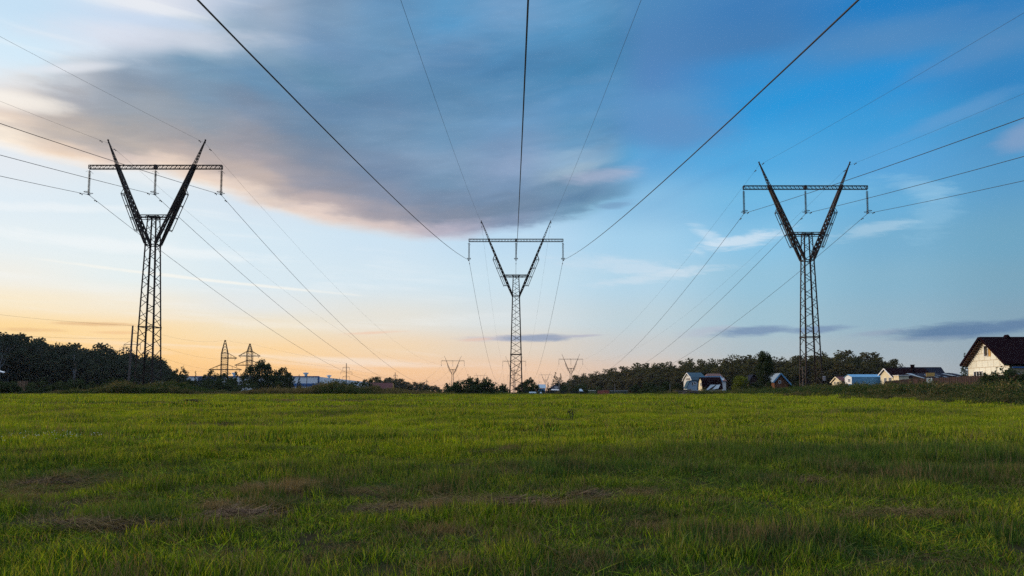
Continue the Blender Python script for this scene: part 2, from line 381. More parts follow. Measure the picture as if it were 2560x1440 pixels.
def stripes(name, c1, c2, sx=3.0, axis=0, rough=.5, metal=0.0, dist=0.0, spec=.3):
    m = bpy.data.materials.new(name); m.use_nodes = True; t = NT(m.node_tree); t.n.clear()
    b = t.add('ShaderNodeBsdfPrincipled'); o = t.add('ShaderNodeOutputMaterial'); t.l.new(b.outputs[0], o.inputs[0])
    b.inputs['Roughness'].default_value = rough; b.inputs['Metallic'].default_value = metal; b.inputs['Specular IOR Level'].default_value = spec
    g = t.add('ShaderNodeTexCoord').outputs['Object']; wv = t.add('ShaderNodeTexWave', bands_direction='XYZ'[axis])
    wv.inputs['Scale'].default_value = sx; wv.inputs['Distortion'].default_value = dist; t.l.new(g, wv.inputs[0])
    nz = t.noise(g, 1.3, 5, .6)
    c = t.mix(t.rng(wv.outputs[1], .25, .6), c2, c1); c = t.mix(t.m('MULTIPLY', t.rng(nz, .4, .75), .45), c, c2)
    t.l.new(c, b.inputs['Base Color'])
    bp = t.add('ShaderNodeBump'); bp.inputs['Distance'].default_value = .04; bp.inputs['Strength'].default_value = .6
    t.l.new(wv.outputs[1], bp.inputs['Height']); t.l.new(bp.outputs[0], b.inputs['Normal']); return m
M['maroon'] = stripes('maroon_sheet_roof', (.013, .005, .008), (.007, .003, .005), 2.2, rough=1, spec=.02)
M['redroof'] = stripes('red_sheet_roof', (.085, .018, .022), (.05, .012, .016), 2.0, rough=.7, spec=.2)
M['teal'] = stripes('teal_sheet_roof', (.004, .05, .085), (.003, .03, .055), 2.0, rough=.6, spec=.2)
M['blueroof'] = stripes('light_blue_sheet', (.13, .33, .52), (.08, .22, .38), 1.2, rough=.6, spec=.2)
M['navyroof'] = stripes('dark_blue_roof', (.016, .02, .036), (.010, .013, .024), 2.0, rough=.9, spec=.05)
M['brownroof'] = stripes('brown_tile_roof', (.16, .085, .08), (.10, .055, .05), 2.5, 2, rough=.8)
M['warehouse'] = stripes('pale_grey_cladding', (.74, .76, .78), (.64, .68, .72), .35, rough=.6)
M['bluepaint'] = mat('blue_paint_band', (.02, .10, .28), .6, 0, .15, .3)
M['boards'] = stripes('brown_boards', (.050, .026, .022), (.016, .009, .008), 3.4, rough=.9, dist=1.0)
M['cabin'] = stripes('orange_log_wall', (.22, .085, .035), (.07, .03, .015), 3.0, 2, rough=.8, dist=.5)
M['greysheet'] = stripes('grey_corrugated_sheet', (.22, .28, .34), (.14, .19, .24), 5.0, rough=.6)
M['darkhedge'] = mat('dark_green_boards', (.014, .022, .022), .9, 0, .4, 2)
M['redboards'] = stripes('red_boards', (.17, .045, .045), (.09, .03, .03), 3.0, rough=.85, dist=.5)
M['greenboards'] = stripes('dark_green_fence_boards', (.015, .05, .05), (.01, .03, .03), 3.0, rough=.85)
def block_wall():
    m = bpy.data.materials.new('aerated_block_wall'); m.use_nodes = True; t = NT(m.node_tree); t.n.clear()
    b = t.add('ShaderNodeBsdfPrincipled'); o = t.add('ShaderNodeOutputMaterial'); t.l.new(b.outputs[0], o.inputs[0])
    b.inputs['Roughness'].default_value = .9
    g = t.add('ShaderNodeTexCoord').outputs['Object']; mp = t.add('ShaderNodeSeparateXYZ'); t.l.new(g, mp.inputs[0])
    v = t.comb(mp.outputs[1], mp.outputs[2], 0.0)
    br = t.add('ShaderNodeTexBrick'); t.l.new(v, br.inputs['Vector'])
    br.inputs['Color1'].default_value = (.85, .84, .72, 1); br.inputs['Color2'].default_value = (.76, .75, .64, 1)
    br.inputs['Mortar'].default_value = (.44, .33, .20, 1); br.inputs['Scale'].default_value = 1.0
    br.inputs['Mortar Size'].default_value = .035; br.inputs['Brick Width'].default_value = 1.25; br.inputs['Row Height'].default_value = .95
    c = t.mix(t.m('MULTIPLY', t.rng(t.noise(g, .9, 5, .65), .5, .75), .45), br.outputs[0], (.55, .52, .44))
    t.l.new(c, b.inputs['Base Color']); return m
M['block'] = block_wall()

# ================================================================== ground
def sstep(a, b, x):
    t = np.clip((np.asarray(x, float) - a) / (b - a), 0, 1); return t * t * (3 - 2 * t)
class VN:                                   # small value noise for placing things
    def __init__(s, seed): s.g = np.random.default_rng(seed).random((256, 256))
    def __call__(s, x, y, sc=1.0, oct=3):
        x = np.asarray(x, float) / sc; y = np.asarray(y, float) / sc; o = 0; amp = 1; tot = 0
        for _ in range(oct):
            xi = np.floor(x).astype(int); yi = np.floor(y).astype(int); fx = x - xi; fy = y - yi
            fx = fx*fx*(3-2*fx); fy = fy*fy*(3-2*fy); g = s.g
            a = g[xi & 255, yi & 255]; b = g[(xi+1) & 255, yi & 255]; c = g[xi & 255, (yi+1) & 255]; d = g[(xi+1) & 255, (yi+1) & 255]
            o = o + amp * ((a*(1-fx)+b*fx)*(1-fy) + (c*(1-fx)+d*fx)*fy); tot += amp; amp *= .5; x = x*2.03+17; y = y*2.03+31
        return o / tot
vn1, vn2, vn3 = VN(1), VN(2), VN(3)
def ground(x, y):
    x = np.asarray(x, float); y = np.asarray(y, float)
    t = np.clip(y / 100, 0, 1); h = 1.56 * (1 - (1 - t) ** 1.4)
    near = sstep(105, 90, y) * sstep(-5, 5, y)
    h = h + near * ((vn1(x, y * 1.6, 9, 2) - .5) * .16 + (vn2(x, y, 1.6, 2) - .5) * .09)
    rim = sstep(27, 40, x); h = h + .06 * rim * sstep(40, 90, y)                                    # waste strip right of the meadow
    h = h - (1 - rim) * 1.35 * sstep(102, 150, y)
    h = h + rim * sstep(20, 45, y) * (.38 * (1 - sstep(260, 420, y))) - rim * 1.5 * sstep(230, 420, y)
    h = h + 1.0 * np.exp(-((x + 53) ** 2 / 9 ** 2 + (y - 110) ** 2 / 6 ** 2))
    h = h + .5 * np.exp(-((x + 30) ** 2 / 16 ** 2 + (y - 112) ** 2 / 7 ** 2))
    return h
def gz(x, y): return float(ground(x, y))
def ax(lim_in, step, lim_out):
    a = list(np.arange(0, lim_in + .1, step)); s = step
    while a[-1] < lim_out: s *= 1.22; a.append(a[-1] + s)
    return a
xs = ax(75, 1.5, 2300); xs = [-v for v in xs[:0:-1]] + xs
ys = ax(165, 1.5, 2500); ys = [-v for v in ax(20, 4, 700)[:0:-1]] + ys
X, Y = np.meshgrid(xs, ys); Z = ground(X, Y)
nx, ny = len(xs), len(ys); idx = np.arange(nx * ny).reshape(ny, nx)
fc = np.stack([idx[:-1, :-1], idx[:-1, 1:], idx[1:, 1:], idx[1:, :-1]], -1).reshape(-1, 4)
def ground_mat():
    m = bpy.data.materials.new('meadow_soil_and_turf'); m.use_nodes = True; t = NT(m.node_tree); t.n.clear()
    b = t.add('ShaderNodeBsdfPrincipled'); o = t.add('ShaderNodeOutputMaterial'); t.l.new(b.outputs[0], o.inputs[0])
    b.inputs['Roughness'].default_value = 1; b.inputs['Specular IOR Level'].default_value = .05
    p = t.add('ShaderNodeNewGeometry').outputs['Position']
    a = t.noise(p, .35, 6, .65); c = t.noise(p, 5.0, 5, .7)
    col = t.mix(t.rng(a, .35, .65), (.022, .024, .008), (.03, .019, .011))
    col = t.mix(t.rng(c, .4, .7), col, (.022, .022, .010))
    t.l.new(col, b.inputs['Base Color'])
    bp = t.add('ShaderNodeBump'); bp.inputs['Strength'].default_value = .8; bp.inputs['Distance'].default_value = .08
    t.l.new(c, bp.inputs['Height']); t.l.new(bp.outputs[0], b.inputs['Normal']); return m
g = npmesh('ground', np.stack([X.ravel(), Y.ravel(), Z.ravel()], 1), fc, ground_mat()); tag(g, kind='structure')
g.data.polygons.foreach_set('use_smooth', [True] * len(g.data.polygons))
def hit(px, py):                            # where a photo point meets the ground
    x, y, z = ray(px, py); k = 4.0
    while k < 400:
        if EYE + z * k < gz(x * k, y * k): return x * k, y * k
        k *= 1.004
    return x * k, y * k

# ================================================================== grass (uncountable)
def blades(n, rad, hmin, hmax, wd, seed, lean=.35, flat=False, stubs=0):
    r = np.random.default_rng(seed); V = []; Fc = []; T = []
    ang = r.random(n) * 2 * pi; rr = np.sqrt(r.random(n)) * rad
    bx, by = np.cos(ang) * rr, np.sin(ang) * rr
    L = r.uniform(hmin, hmax, n) * (1 - .25 * (rr / rad)); la = r.random(n) * 2 * pi; lm = r.random(n) ** 1.5 * lean + .04
    if flat: lm = r.uniform(1.2, 1.6, n); la = r.normal(0, .7, n) + (r.random(n) > .5) * pi
    ww = wd * r.uniform(.6, 1.35, n); tint = r.random(n); curl = r.uniform(.1, .9, n) ** 2
    fa = r.random(n) * 2 * pi                 # facing
    for i in range(n):
        d = np.array([cos(la[i]), sin(la[i])]); s = np.array([cos(fa[i]), sin(fa[i]), 0.0]) * ww[i] / 2
        a0, a1 = lm[i], lm[i] + curl[i] * (1.0 if not flat else .15)
        p0 = np.array([bx[i], by[i], -.02 if not flat else r.uniform(.01, .07)])
        p1 = p0 + L[i] * .55 * np.array([d[0]*sin(a0), d[1]*sin(a0), cos(a0)])
        p2 = p1 + L[i] * .45 * np.array([d[0]*sin(a1), d[1]*sin(a1), cos(a1)])
        if flat: p1[2] = max(p1[2], .02); p2[2] = max(p2[2], .01)
        k = len(V); V += [p0 - s, p0 + s, p1 - s*.85, p1 + s*.85, p2 - s*.12, p2 + s*.12]
        Fc += [(k, k+1, k+3, k+2), (k+2, k+3, k+5, k+4)]
        T += [(tint[i], 0.0, r.random())] * 2 + [(tint[i], .55, 0)] * 2 + [(tint[i], 1.0, 0)] * 2
    return np.array(V), Fc, T
def grass_mat(name, greens, dryc, lushc, trans=.35, dryness=0.0):
    m = bpy.data.materials.new(name); m.use_nodes = True; t = NT(m.node_tree); t.n.clear()
    o = t.add('ShaderNodeOutputMaterial'); df = t.add('ShaderNodeBsdfDiffuse'); tr = t.add('ShaderNodeBsdfTranslucent'); gl = t.add('ShaderNodeBsdfGlossy')
    gl.inputs['Roughness'].default_value = .45
    at_ = t.add('ShaderNodeAttribute', attribute_name='tint'); sp = t.add('ShaderNodeSeparateXYZ'); t.l.new(at_.outputs['Vector'], sp.inputs[0])
    pa = t.add('ShaderNodeAttribute', attribute_name='patch', attribute_type='INSTANCER'); pp = t.add('ShaderNodeSeparateXYZ'); t.l.new(pa.outputs['Vector'], pp.inputs[0])
    dry, lush, hue = pp.outputs[0], pp.outputs[1], pp.outputs[2]
    base = t.ramp(sp.outputs[0], greens)
    base = t.mix(t.m('MULTIPLY', t.rng(hue, .15, .8), .74), base, t.mix(.55, base, (.36, .46, .006)))
    base = t.mix(t.m('MULTIPLY', t.rng(sp.outputs[1], .5, 1.0), t.rng(sp.outputs[0], .35, .8)), base, (.38, .32, .03))
    base = t.mix(t.m('MULTIPLY', lush, .8), base, t.mix(sp.outputs[0], lushc, (.06, .12, .02)))
    dsel = t.rng(t.m('ADD', dry, t.m('MULTIPLY', t.m('SUBTRACT', sp.outputs[0], .5), .9)), .42, .62)
    base = t.mix(dsel, base, t.mix(sp.outputs[0], dryc, (.115, .090, .038)))
    t.l.new(base, df.inputs[0]); t.l.new(t.mix(.5, base, t.mix(1.0, base, (1.5, 1.35, .5), 'MULTIPLY')), tr.inputs[0]); gl.inputs[0].default_value = (.4, .4, .4, 1)
    m1 = t.add('ShaderNodeMixShader'); m1.inputs[0].default_value = trans; t.l.new(df.outputs[0], m1.inputs[1]); t.l.new(tr.outputs[0], m1.inputs[2])
    m2 = t.add('ShaderNodeMixShader'); m2.inputs[0].default_value = .02; t.l.new(m1.outputs[0], m2.inputs[1]); t.l.new(gl.outputs[0], m2.inputs[2])
    t.l.new(m2.outputs[0], o.inputs[0]); return m
GR = [(0.0, (.013, .040, .005)), (.35, (.034, .088, .005)), (.52, (.11, .195, .005)), (.72, (.27, .40, .006)), (.88, (.42, .48, .010)), (.95, (.44, .30, .03)), (1.0, (.42, .18, .04))]
MG = grass_mat('meadow_grass', GR, (.26, .18, .09), (.016, .055, .016))
MW = grass_mat('tall_weed_leaves', [(0, (.012, .032, .010)), (.4, (.024, .054, .012)), (.7, (.060, .078, .016)), (.9, (.17, .125, .045)), (1, (.28, .21, .10))], (.22, .16, .065), (.008, .028, .014), .25)
def collection_of(name, parts, m):
    c = bpy.data.collections.new(name)
    for i, (v, f, tn) in enumerate(parts):
        o = npmesh('tuft_%02d' % i, v, f, m, link=False, attrs={'tint': ('FLOAT_VECTOR', 'POINT', tn)}); c.objects.link(o)
    return c
def scatter(name, coll, pts, index, rot, scl, patch, **tags):
    me_o = npmesh(name, pts, None, None, attrs={
        'pick': ('INT', 'POINT', index.astype(np.int32)), 'rot': ('FLOAT_VECTOR', 'POINT', rot.astype(np.float32)),
        'scl': ('FLOAT_VECTOR', 'POINT', scl.astype(np.float32)), 'patch': ('FLOAT_VECTOR', 'POINT', patch.astype(np.float32))})
    ng = bpy.data.node_groups.new(name + '_scatter', 'GeometryNodeTree')
    ng.interface.new_socket('Geometry', in_out='INPUT', socket_type='NodeSocketGeometry'); ng.interface.new_socket('Geometry', in_out='OUTPUT', socket_type='NodeSocketGeometry')
    n = ng.nodes; l = ng.links; gi = n.new('NodeGroupInput'); go = n.new('NodeGroupOutput')
    ip = n.new('GeometryNodeInstanceOnPoints'); ci = n.new('GeometryNodeCollectionInfo')
    ci.inputs['Collection'].default_value = coll; ci.inputs['Separate Children'].default_value = True; ci.inputs['Reset Children'].default_value = True
    def attr(nm, ty):
        a = n.new('GeometryNodeInputNamedAttribute'); a.data_type = ty; a.inputs['Name'].default_value = nm; return a.outputs['Attribute']
    l.new(gi.outputs[0], ip.inputs['Points']); l.new(ci.outputs[0], ip.inputs['Instance']); ip.inputs['Pick Instance'].default_value = True
    l.new(attr('pick', 'INT'), ip.inputs['Instance Index']); l.new(attr('scl', 'FLOAT_VECTOR'), ip.inputs['Scale'])
    er = n.new('FunctionNodeEulerToRotation'); l.new(attr('rot', 'FLOAT_VECTOR'), er.inputs[0]); l.new(er.outputs[0], ip.inputs['Rotation'])
    l.new(ip.outputs[0], go.inputs[0])
    md = me_o.modifiers.new('scatter', 'NODES'); md.node_group = ng
    tag(me_o, kind='stuff', **tags); return me_o

near_t = [blades(64, .16, .07, .22, .0068, 100 + i, .6) for i in range(6)] + [blades(60, .2, .05, .14, .006, 120 + i, .9) for i in range(2)] + [blades(60, .26, .12, .34, .0055, 130 + i, flat=True) for i in range(2)]
near_t.append(blades(7, .12, .22, .36, .0036, 190, .45)); STK = 1
mid_t = [blades(90, .34, .11, .24, .014, 140 + i, .45) for i in range(6)] + [blades(90, .36, .05, .12, .011, 150 + i, .8) for i in range(2)] + [blades(60, .5, .15, .4, .009, 160 + i, flat=True) for i in range(2)]
mid_t.append(blades(12, .3, .22, .38, .0075, 191, .45))
far_t = [blades(150, .75, .10, .25, .030, 170 + i, .45) for i in range(8)] + [blades(70, .9, .15, .4, .03, 180 + i, flat=True) for i in range(2)]
far_t.append(blades(16, .7, .2, .34, .016, 192, .45))
# dry hay left by the mower and lush dark patches, at the spots where they lie in the meadow
hay = [(130,1213,100,16),(60,1235,60,8),(330,1318,300,7),(590,1298,110,18),(560,1272,90,10),(1010,1285,110,14),(1110,1278,60,14),(1250,1262,120,12),(1330,1266,90,10),(1450,1245,55,12),
       (2010,1212,60,9),(1540,1238,80,8),(480,1008,25,3),(700,1225,140,10),(900,1235,120,10),(2300,1290,110,6),(2080,1320,80,6),(1250,1130,40,6),(560,1070,120,5),(1420,1050,40,5),(1600,1015,60,3),(900,1022,120,3),(300,1012,200,3),(780,1006,200,2)]
lushp = [(2300,1190,190,26),(2120,1175,150,20),(2480,1168,120,26),(1900,1200,120,24),(1780,1180,90,24),(1370,1180,120,16),(1650,1170,160,26),(2050,1150,300,24),(1950,1300,90,20),(2380,1350,120,30),(1650,1370,90,20),(250,1290,120,18),(700,1280,60,16),(2000,1385,200,20),(40,1225,60,12),(1560,1420,120,16),(1000,1235,200,18)]
def spots(lst):
    o = []
    for px, py, rx, ry in lst:
        x, y = hit(px, py); x2, _ = hit(px + rx, py); _, y2 = hit(px, py - ry); o.append((x, y, abs(x2 - x) + .05, abs(y2 - y) + .08))
    return o
HS, LS = spots(hay), spots(lushp)
def field(lst, x, y, warp=.6):
    wx = (vn1(x, y, 1.1, 2) - .5) * warp; wy = (vn2(x, y, 1.1, 2) - .5) * warp; v = np.zeros_like(x)
    for cx, cy, rx, ry in lst:
        k = max(1, cy / 14)
        q = np.sqrt(((x + wx*2.2*k - cx) / rx) ** 2 + ((y + wy * k - cy) / ry) ** 2); v = np.maximum(v, np.clip(1.5 - q, 0, 1))
    return v
def meadow(name, y0, y1, dens, coll, nb, nshort, nflat, sc, marg=8.0, dry_k=1.0):
    area_max = (.74 * y1 + marg) * 2 * (y1 - y0); n = int(area_max * dens)
    y = rng.uniform(y0, y1, n); x = rng.uniform(-(.74 * y1 + marg), .74 * y1 + marg, n)
    keep = np.abs(x) < .74 * y + marg
    edge = 29.5 + (vn3(y, y * 0, 7, 2) - .5) * 5
    keep &= x < edge + 2; keep &= y < 103 + (vn3(x, x * 0, 12, 2) - .5) * 6
    keep &= rng.random(n) < np.where(y < 26, np.clip((vn2(x + 40, y * 1.5, .55, 3) - .12) * 2.6, .35, 1), 1)
    x, y = x[keep], y[keep]; n = len(x)
    hv = field(HS, x, y); lv = field(LS, x, y, 1.0)
    big = vn1(x, y * 2.2, 6.0, 3); fine = vn2(x, y, .8, 2); band = vn3(x * .35, y, 3.2, 3)
    dry = np.clip(.72 * hv + .30 * np.clip((fine - .55) * 3, 0, 1) + .35 * np.clip((band - .56) * 4, 0, 1) * dry_k + .6 * np.clip((19 - y) / 9, 0, 1) * np.clip((vn1(x, y, .55, 3) - .42) * 2.6, 0, 1), 0, 1)
    right = sstep(4, 16, x - (y - 14) * .25)
    lush = np.clip(.8 * lv + .45 * right * sstep(32, 12, y) + .6 * np.clip((.46 - band) * 4, 0, 1) + .22 * sstep(17, 9, y) * vn1(x + 9, y, .7, 2), 0, 1) * (1 - .7 * hv)
    hue = np.clip((big * 1.5 - .25) * (.35 + .65 * sstep(13, 24, y)) + .55 * (fine - .5) + .7 * (vn3(x + 30, y * 1.8, 2.3, 3) - .5), 0, 1)
    pick = rng.integers(0, nb, n); r = rng.random(n)
    if nshort:
        sh = (r < .12 + .25 * np.clip(dry * 1.2 - .3, 0, 1)); pick[sh] = nb + rng.integers(0, nshort, n)[sh]
    fl = rng.random(n) < np.clip(hv * .5, 0, .35) + .07; pick[fl] = nb + nshort + rng.integers(0, nflat, n)[fl]
    stk = (rng.random(n) < .07 + .10 * vn1(x + 70, y, 2.5, 2)) & ~fl; pick[stk] = nb + nshort + nflat; dry = np.where(stk, 1.0, dry)
    s = sc * (.78 + .55 * vn2(x, y, 2.6, 3)) * rng.uniform(.8, 1.2, n) * (1 - .1 * hv) * (1 + .2 * lush)
    cl = vn3(x, y, 1.1 + 0 * .1, 2); tall = .42 + 1.25 * np.clip((cl - .25) * 1.6, 0, 1) + .2 * lush - .2 * hv
    scl = np.stack([s, s, s * np.where(fl, 1, tall)], 1)
    rot = np.stack([rng.normal(0, .08, n), rng.normal(0, .08, n), rng.random(n) * 2 * pi], 1); rot[fl, 2] = rng.normal(0, .5, fl.sum())
    z = ground(x, y)
    return scatter(name, coll, np.stack([x, y, z], 1), pick, rot, scl, np.stack([dry, lush, hue], 1))
meadow('meadow_grass', 4.6, 17, 62, collection_of('near_tufts', near_t, MG), 6, 2, 2, 1.0)
meadow('meadow_grass', 17, 42, 12, collection_of('mid_tufts', mid_t, MG), 6, 2, 2, 1.0)
meadow('meadow_grass', 42, 106, 2.6, collection_of('far_tufts', far_t, MG), 8, 0, 2, 1.05, 10)

# ================================================================== tall weeds on the waste strips
def weed(seed, n, rad, h, brown):
    v, f, t_ = blades(n, rad, h * .45, h, .028, seed, .5); r = np.random.default_rng(seed + 5)
    V = list(v); Fc = list(f); T = [tuple(q) for q in t_]
    for i in range(int(n * 2.0)):
        a = r.random() * 2 * pi; q = sqrt(r.random()) * rad; z = h * (r.random() ** .7) * (1 - .4 * q / rad); c = np.array([cos(a)*q, sin(a)*q, z])
        u = r.normal(0, 1, 3); u /= np.linalg.norm(u); w_ = np.cross(u, r.normal(0, 1, 3)); w_ /= np.linalg.norm(w_); s = r.uniform(.018, .045)
        k = len(V); V += [c - u*s*1.6, c + w_*s, c + u*s*1.6, c - w_*s]; Fc.append((k, k+1, k+2, k+3)); tn = r.random() * (.6 if not brown else 1.0); T += [(tn, z / h * .8, 0)] * 4
    return np.array(V), Fc, T
weeds = [weed(300 + i, 70, .55, .85, False) for i in range(5)] + [weed(320 + i, 60, .5, 1.15, True) for i in range(4)] + [weed(340, 40, .3, .5, False)]
WC = collection_of('weed_tufts', weeds, MW)
def weedpatch(name, gen, n, dryb, sc, label):
    x, y = gen(n); n = len(x); fine = vn2(x, y, 3.4, 4); big = vn1(x, y, 6, 2)
    dry = np.clip(dryb + (big - .5) * 1.6, 0, 1); pick = np.where(rng.random(n) < np.clip(dry, .1, .8), 5 + rng.integers(0, 4, n), rng.integers(0, 5, n))
    s = sc(x, y) * rng.uniform(.6, 1.45, n) * (.1 + 1.8 * fine); scl = np.stack([np.maximum(s, .7)] * 2 + [s], 1)
    rot = np.stack([rng.normal(0, .1, n), rng.normal(0, .1, n), rng.random(n) * 6.28], 1)
    o = scatter(name, WC, np.stack([x, y, ground(x, y)], 1), pick, rot, scl, np.stack([dry * .85, np.clip((.5 - big) * 2, 0, 1), fine * 0], 1))
    o['label'] = label; o['category'] = 'weeds'; return o
def g_right(n):
    y = rng.uniform(34, 150, n); x = rng.uniform(27, 95, n); e = 29.5 + (vn3(y, y * 0, 7, 2) - .5) * 5
    k = (x > e) & (x < 40 + y * .35) & (x < .85 * y + 4); return x[k], y[k]
weedpatch('tall_weeds', g_right, 17000, .3, lambda x, y: .86 * (.5 + .5 * sstep(0, 7, x - 30)) * np.where(y > 75, .9, 1.0) * (1 - .55 * sstep(110, 150, y)), 'tall tangled dark weeds on the bank right of the meadow')
def g_left(n):
    x = rng.uniform(-66, -44, n); y = rng.uniform(102, 116, n); return x, y
weedpatch('tall_weeds', g_left, 1700, .45, lambda x, y: .4 + .55 * sstep(-66, -56, x) * sstep(-42, -52, x), 'brown and green weeds on the mound below the left big pylon')
def g_mid(n):
    x = rng.uniform(-48, -8, n); y = rng.uniform(103, 118, n); return x, y
weedpatch('tall_weeds', g_mid, 2300, .6, lambda x, y: .38 + .75 * np.exp(-((x + 28) / 7) ** 2) + .25 * np.exp(-((x + 18) / 5) ** 2), 'rusty brown weeds along the far edge between the left pylon and the middle bushes')
def g_far(n):
    x = rng.uniform(-10, 30, n); y = rng.uniform(103, 109, n); return x, y
weedpatch('tall_weeds', g_far, 900, .3, lambda x, y: .42 + .5 * sstep(14, 26, x), 'low weeds on the meadow edge around the foot of the middle pylon')
def g_wl(n):
    x = rng.uniform(-100, -66, n); y = rng.uniform(102, 106, n); return x, y
weedpatch('tall_weeds', g_wl, 300, .35, lambda x, y: .3 + 0 * x, 'low weeds below the dark bushes at the left edge of the meadow')
# small white flowers in the grass at the left
def daisies():
    V = []; Fc = []
    for i in range(90):
        px = rng.uniform(-40, 255); py = 1104 + rng.normal(0, 5) + (1 if px < 60 else 0) * 2
        x, y = hit(px, py); z = gz(x, y) + rng.uniform(.14, .24); s = .012
        for k in range(2):
            a = rng.random() * 3; u = np.array([cos(a), sin(a), .2]) * s; w_ = np.array([-sin(a), cos(a), rng.uniform(-.6, .6)]) * s; c = np.array([x, y, z]); b = len(V)
            V += [c - u, c - w_, c + u, c + w_]; Fc.append((b, b+1, b+2, b+3))
    return V, Fc
v, f = daisies(); tag(npmesh('small_white_flowers', v, f, mat('white_petals', (.6, .6, .58), .8)), 'scattered small white flowers in the grass near the left edge', 'flowers', kind='stuff')

# ================================================================== trees
def leaf_mat(name, c1, c2, c3, trans=.2):
    m = bpy.data.materials.new(name); m.use_nodes = True; t = NT(m.node_tree); t.n.clear()
    o = t.add('ShaderNodeOutputMaterial'); df = t.add('ShaderNodeBsdfDiffuse'); tr = t.add('ShaderNodeBsdfTranslucent')
    at_ = t.add('ShaderNodeAttribute', attribute_name='tint'); sp = t.add('ShaderNodeSeparateXYZ'); t.l.new(at_.outputs['Vector'], sp.inputs[0])
    oi = t.add('ShaderNodeObjectInfo').outputs['Random']
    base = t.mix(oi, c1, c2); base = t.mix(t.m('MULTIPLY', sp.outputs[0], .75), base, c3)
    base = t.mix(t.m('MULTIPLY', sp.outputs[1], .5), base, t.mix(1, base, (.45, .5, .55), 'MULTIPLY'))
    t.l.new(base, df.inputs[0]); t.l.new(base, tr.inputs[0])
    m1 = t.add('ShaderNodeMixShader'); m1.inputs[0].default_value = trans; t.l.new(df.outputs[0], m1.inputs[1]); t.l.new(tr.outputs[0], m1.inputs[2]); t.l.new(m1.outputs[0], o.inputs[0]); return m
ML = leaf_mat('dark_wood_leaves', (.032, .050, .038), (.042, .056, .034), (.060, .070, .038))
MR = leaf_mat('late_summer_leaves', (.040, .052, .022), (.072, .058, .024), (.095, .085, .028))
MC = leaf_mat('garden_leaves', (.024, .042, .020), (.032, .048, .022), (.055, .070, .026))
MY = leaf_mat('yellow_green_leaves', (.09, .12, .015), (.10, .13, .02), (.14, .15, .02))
def leafcloud(r, centers, radii, per, size, flatten=.85):
    n = len(centers); C0 = np.repeat(centers, per, 0); R0 = np.repeat(radii, per)
    d = r.normal(0, 1, (n * per, 3)); d /= np.linalg.norm(d, axis=1)[:, None]
    P = C0 + d * (R0 * r.uniform(.45, 1.08, n * per) )[:, None] * np.array([1, 1, flatten])
    u = r.normal(0, 1, d.shape) + d * .2; u /= np.linalg.norm(u, axis=1)[:, None]; w_ = np.cross(u, d + r.normal(0, .5, d.shape)); w_ /= np.linalg.norm(w_, axis=1)[:, None]
    s = (size * r.uniform(.5, 1.25, n * per))[:, None]
    V = np.stack([P - u*s, P + w_*s*.7, P + u*s, P - w_*s*.7], 1).reshape(-1, 3); Fc = np.arange(len(V)).reshape(-1, 4)
    tn = np.repeat(np.repeat(r.random(n), per) * .7 + r.random(n * per) * .3, 4); t2 = np.repeat(np.repeat(r.random(n), per), 4)
    return V, Fc, np.stack([tn, t2, tn * 0], 1)
def broadleaf(seed, cr=.27, z0=.22, n=60, per=58, size=.021, gap=0.0, lift=0.0, cl=(.055, .105), top=1.0):
    r = np.random.default_rng(seed); cz = (z0 + top) / 2; rz = (top - z0) / 2 - cl[1] * .6; C = []; Rd = []
    while len(C) < n:
        d = r.normal(0, 1, 3); d /= np.linalg.norm(d); q = r.uniform(.35, 1.0) ** .6; z = cz + d[2]*q*rz
        wdt = 1.0 - .35 * max(0, (z - cz) / rz) ** 2 + .15 * sin(atan2(d[1], d[0]) * 2 + seed)
        if gap and r.random() < gap and q > .8: continue
        C.append((d[0]*q*cr*wdt, d[1]*q*cr*wdt, z)); Rd.append(r.uniform(*cl))
    V, Fc, T = leafcloud(r, np.array(C), np.array(Rd), per, size)
    tb = MB(); tb.tube([(0, 0, -.02), (.004, .003, z0), (.0, -.004, cz), (.006, .002, top * .86)], [.017, .013, .009, .003], 7)
    for k in range(9):
        c = C[r.integers(0, n)]; zb = max(z0 * .7, c[2] - .2 - .1 * r.random()); tb.tube([(0, 0, zb), (c[0]*.5, c[1]*.5, (zb + c[2]) / 2 - .01), (c[0]*.92, c[1]*.92, c[2])], [.007, .005, .0015], 5)
    return (V, Fc, T), tb
def conifer(seed, w_=.17, n=26, per=80, size=.017):
    r = np.random.default_rng(seed); C = []; Rd = []
    for i in range(n):
        t_ = i / (n - 1); z = .10 + .86 * t_; ra = w_ * (1 - t_) ** .85 * r.uniform(.8, 1.15)
        for k in range(max(1, int(7 * (1 - t_) + 1))):
            a = k * 2.4 + i * 1.3 + r.random(); C.append((cos(a)*ra*.7, sin(a)*ra*.7, z - ra * .22)); Rd.append(max(.012, ra * .42))
    V, Fc, T = leafcloud(r, np.array(C), np.array(Rd), max(8, per // 4), size, .45)
    tb = MB(); tb.tube([(0, 0, -.02), (0, 0, .5), (0, 0, .97)], [.014, .008, .001], 6); return (V, Fc, T), tb
def bush(seed, n=30, per=80, size=.04, wide=.62):
    r = np.random.default_rng(seed); C = []; Rd = []
    for _ in range(n):
        a = r.random() * 6.28; q = sqrt(r.random()) * wide; z = (.18 + .6 * r.random()) * (1.05 - .65 * (q / wide) ** 2); C.append((cos(a)*q, sin(a)*q, z)); Rd.append(r.uniform(.11, .2))
    V, Fc, T = leafcloud(r, np.array(C), np.array(Rd), per, size)
    V[:, 2] = np.maximum(V[:, 2], 0.0)
    tb = MB()
    for k in range(6):
        c = C[r.integers(0, n)]; tb.tube([(0, 0, -.03), (c[0]*.4, c[1]*.4, c[2]*.5), (c[0]*.9, c[1]*.9, c[2])], [.022, .014, .004], 5)
    return (V, Fc, T), tb
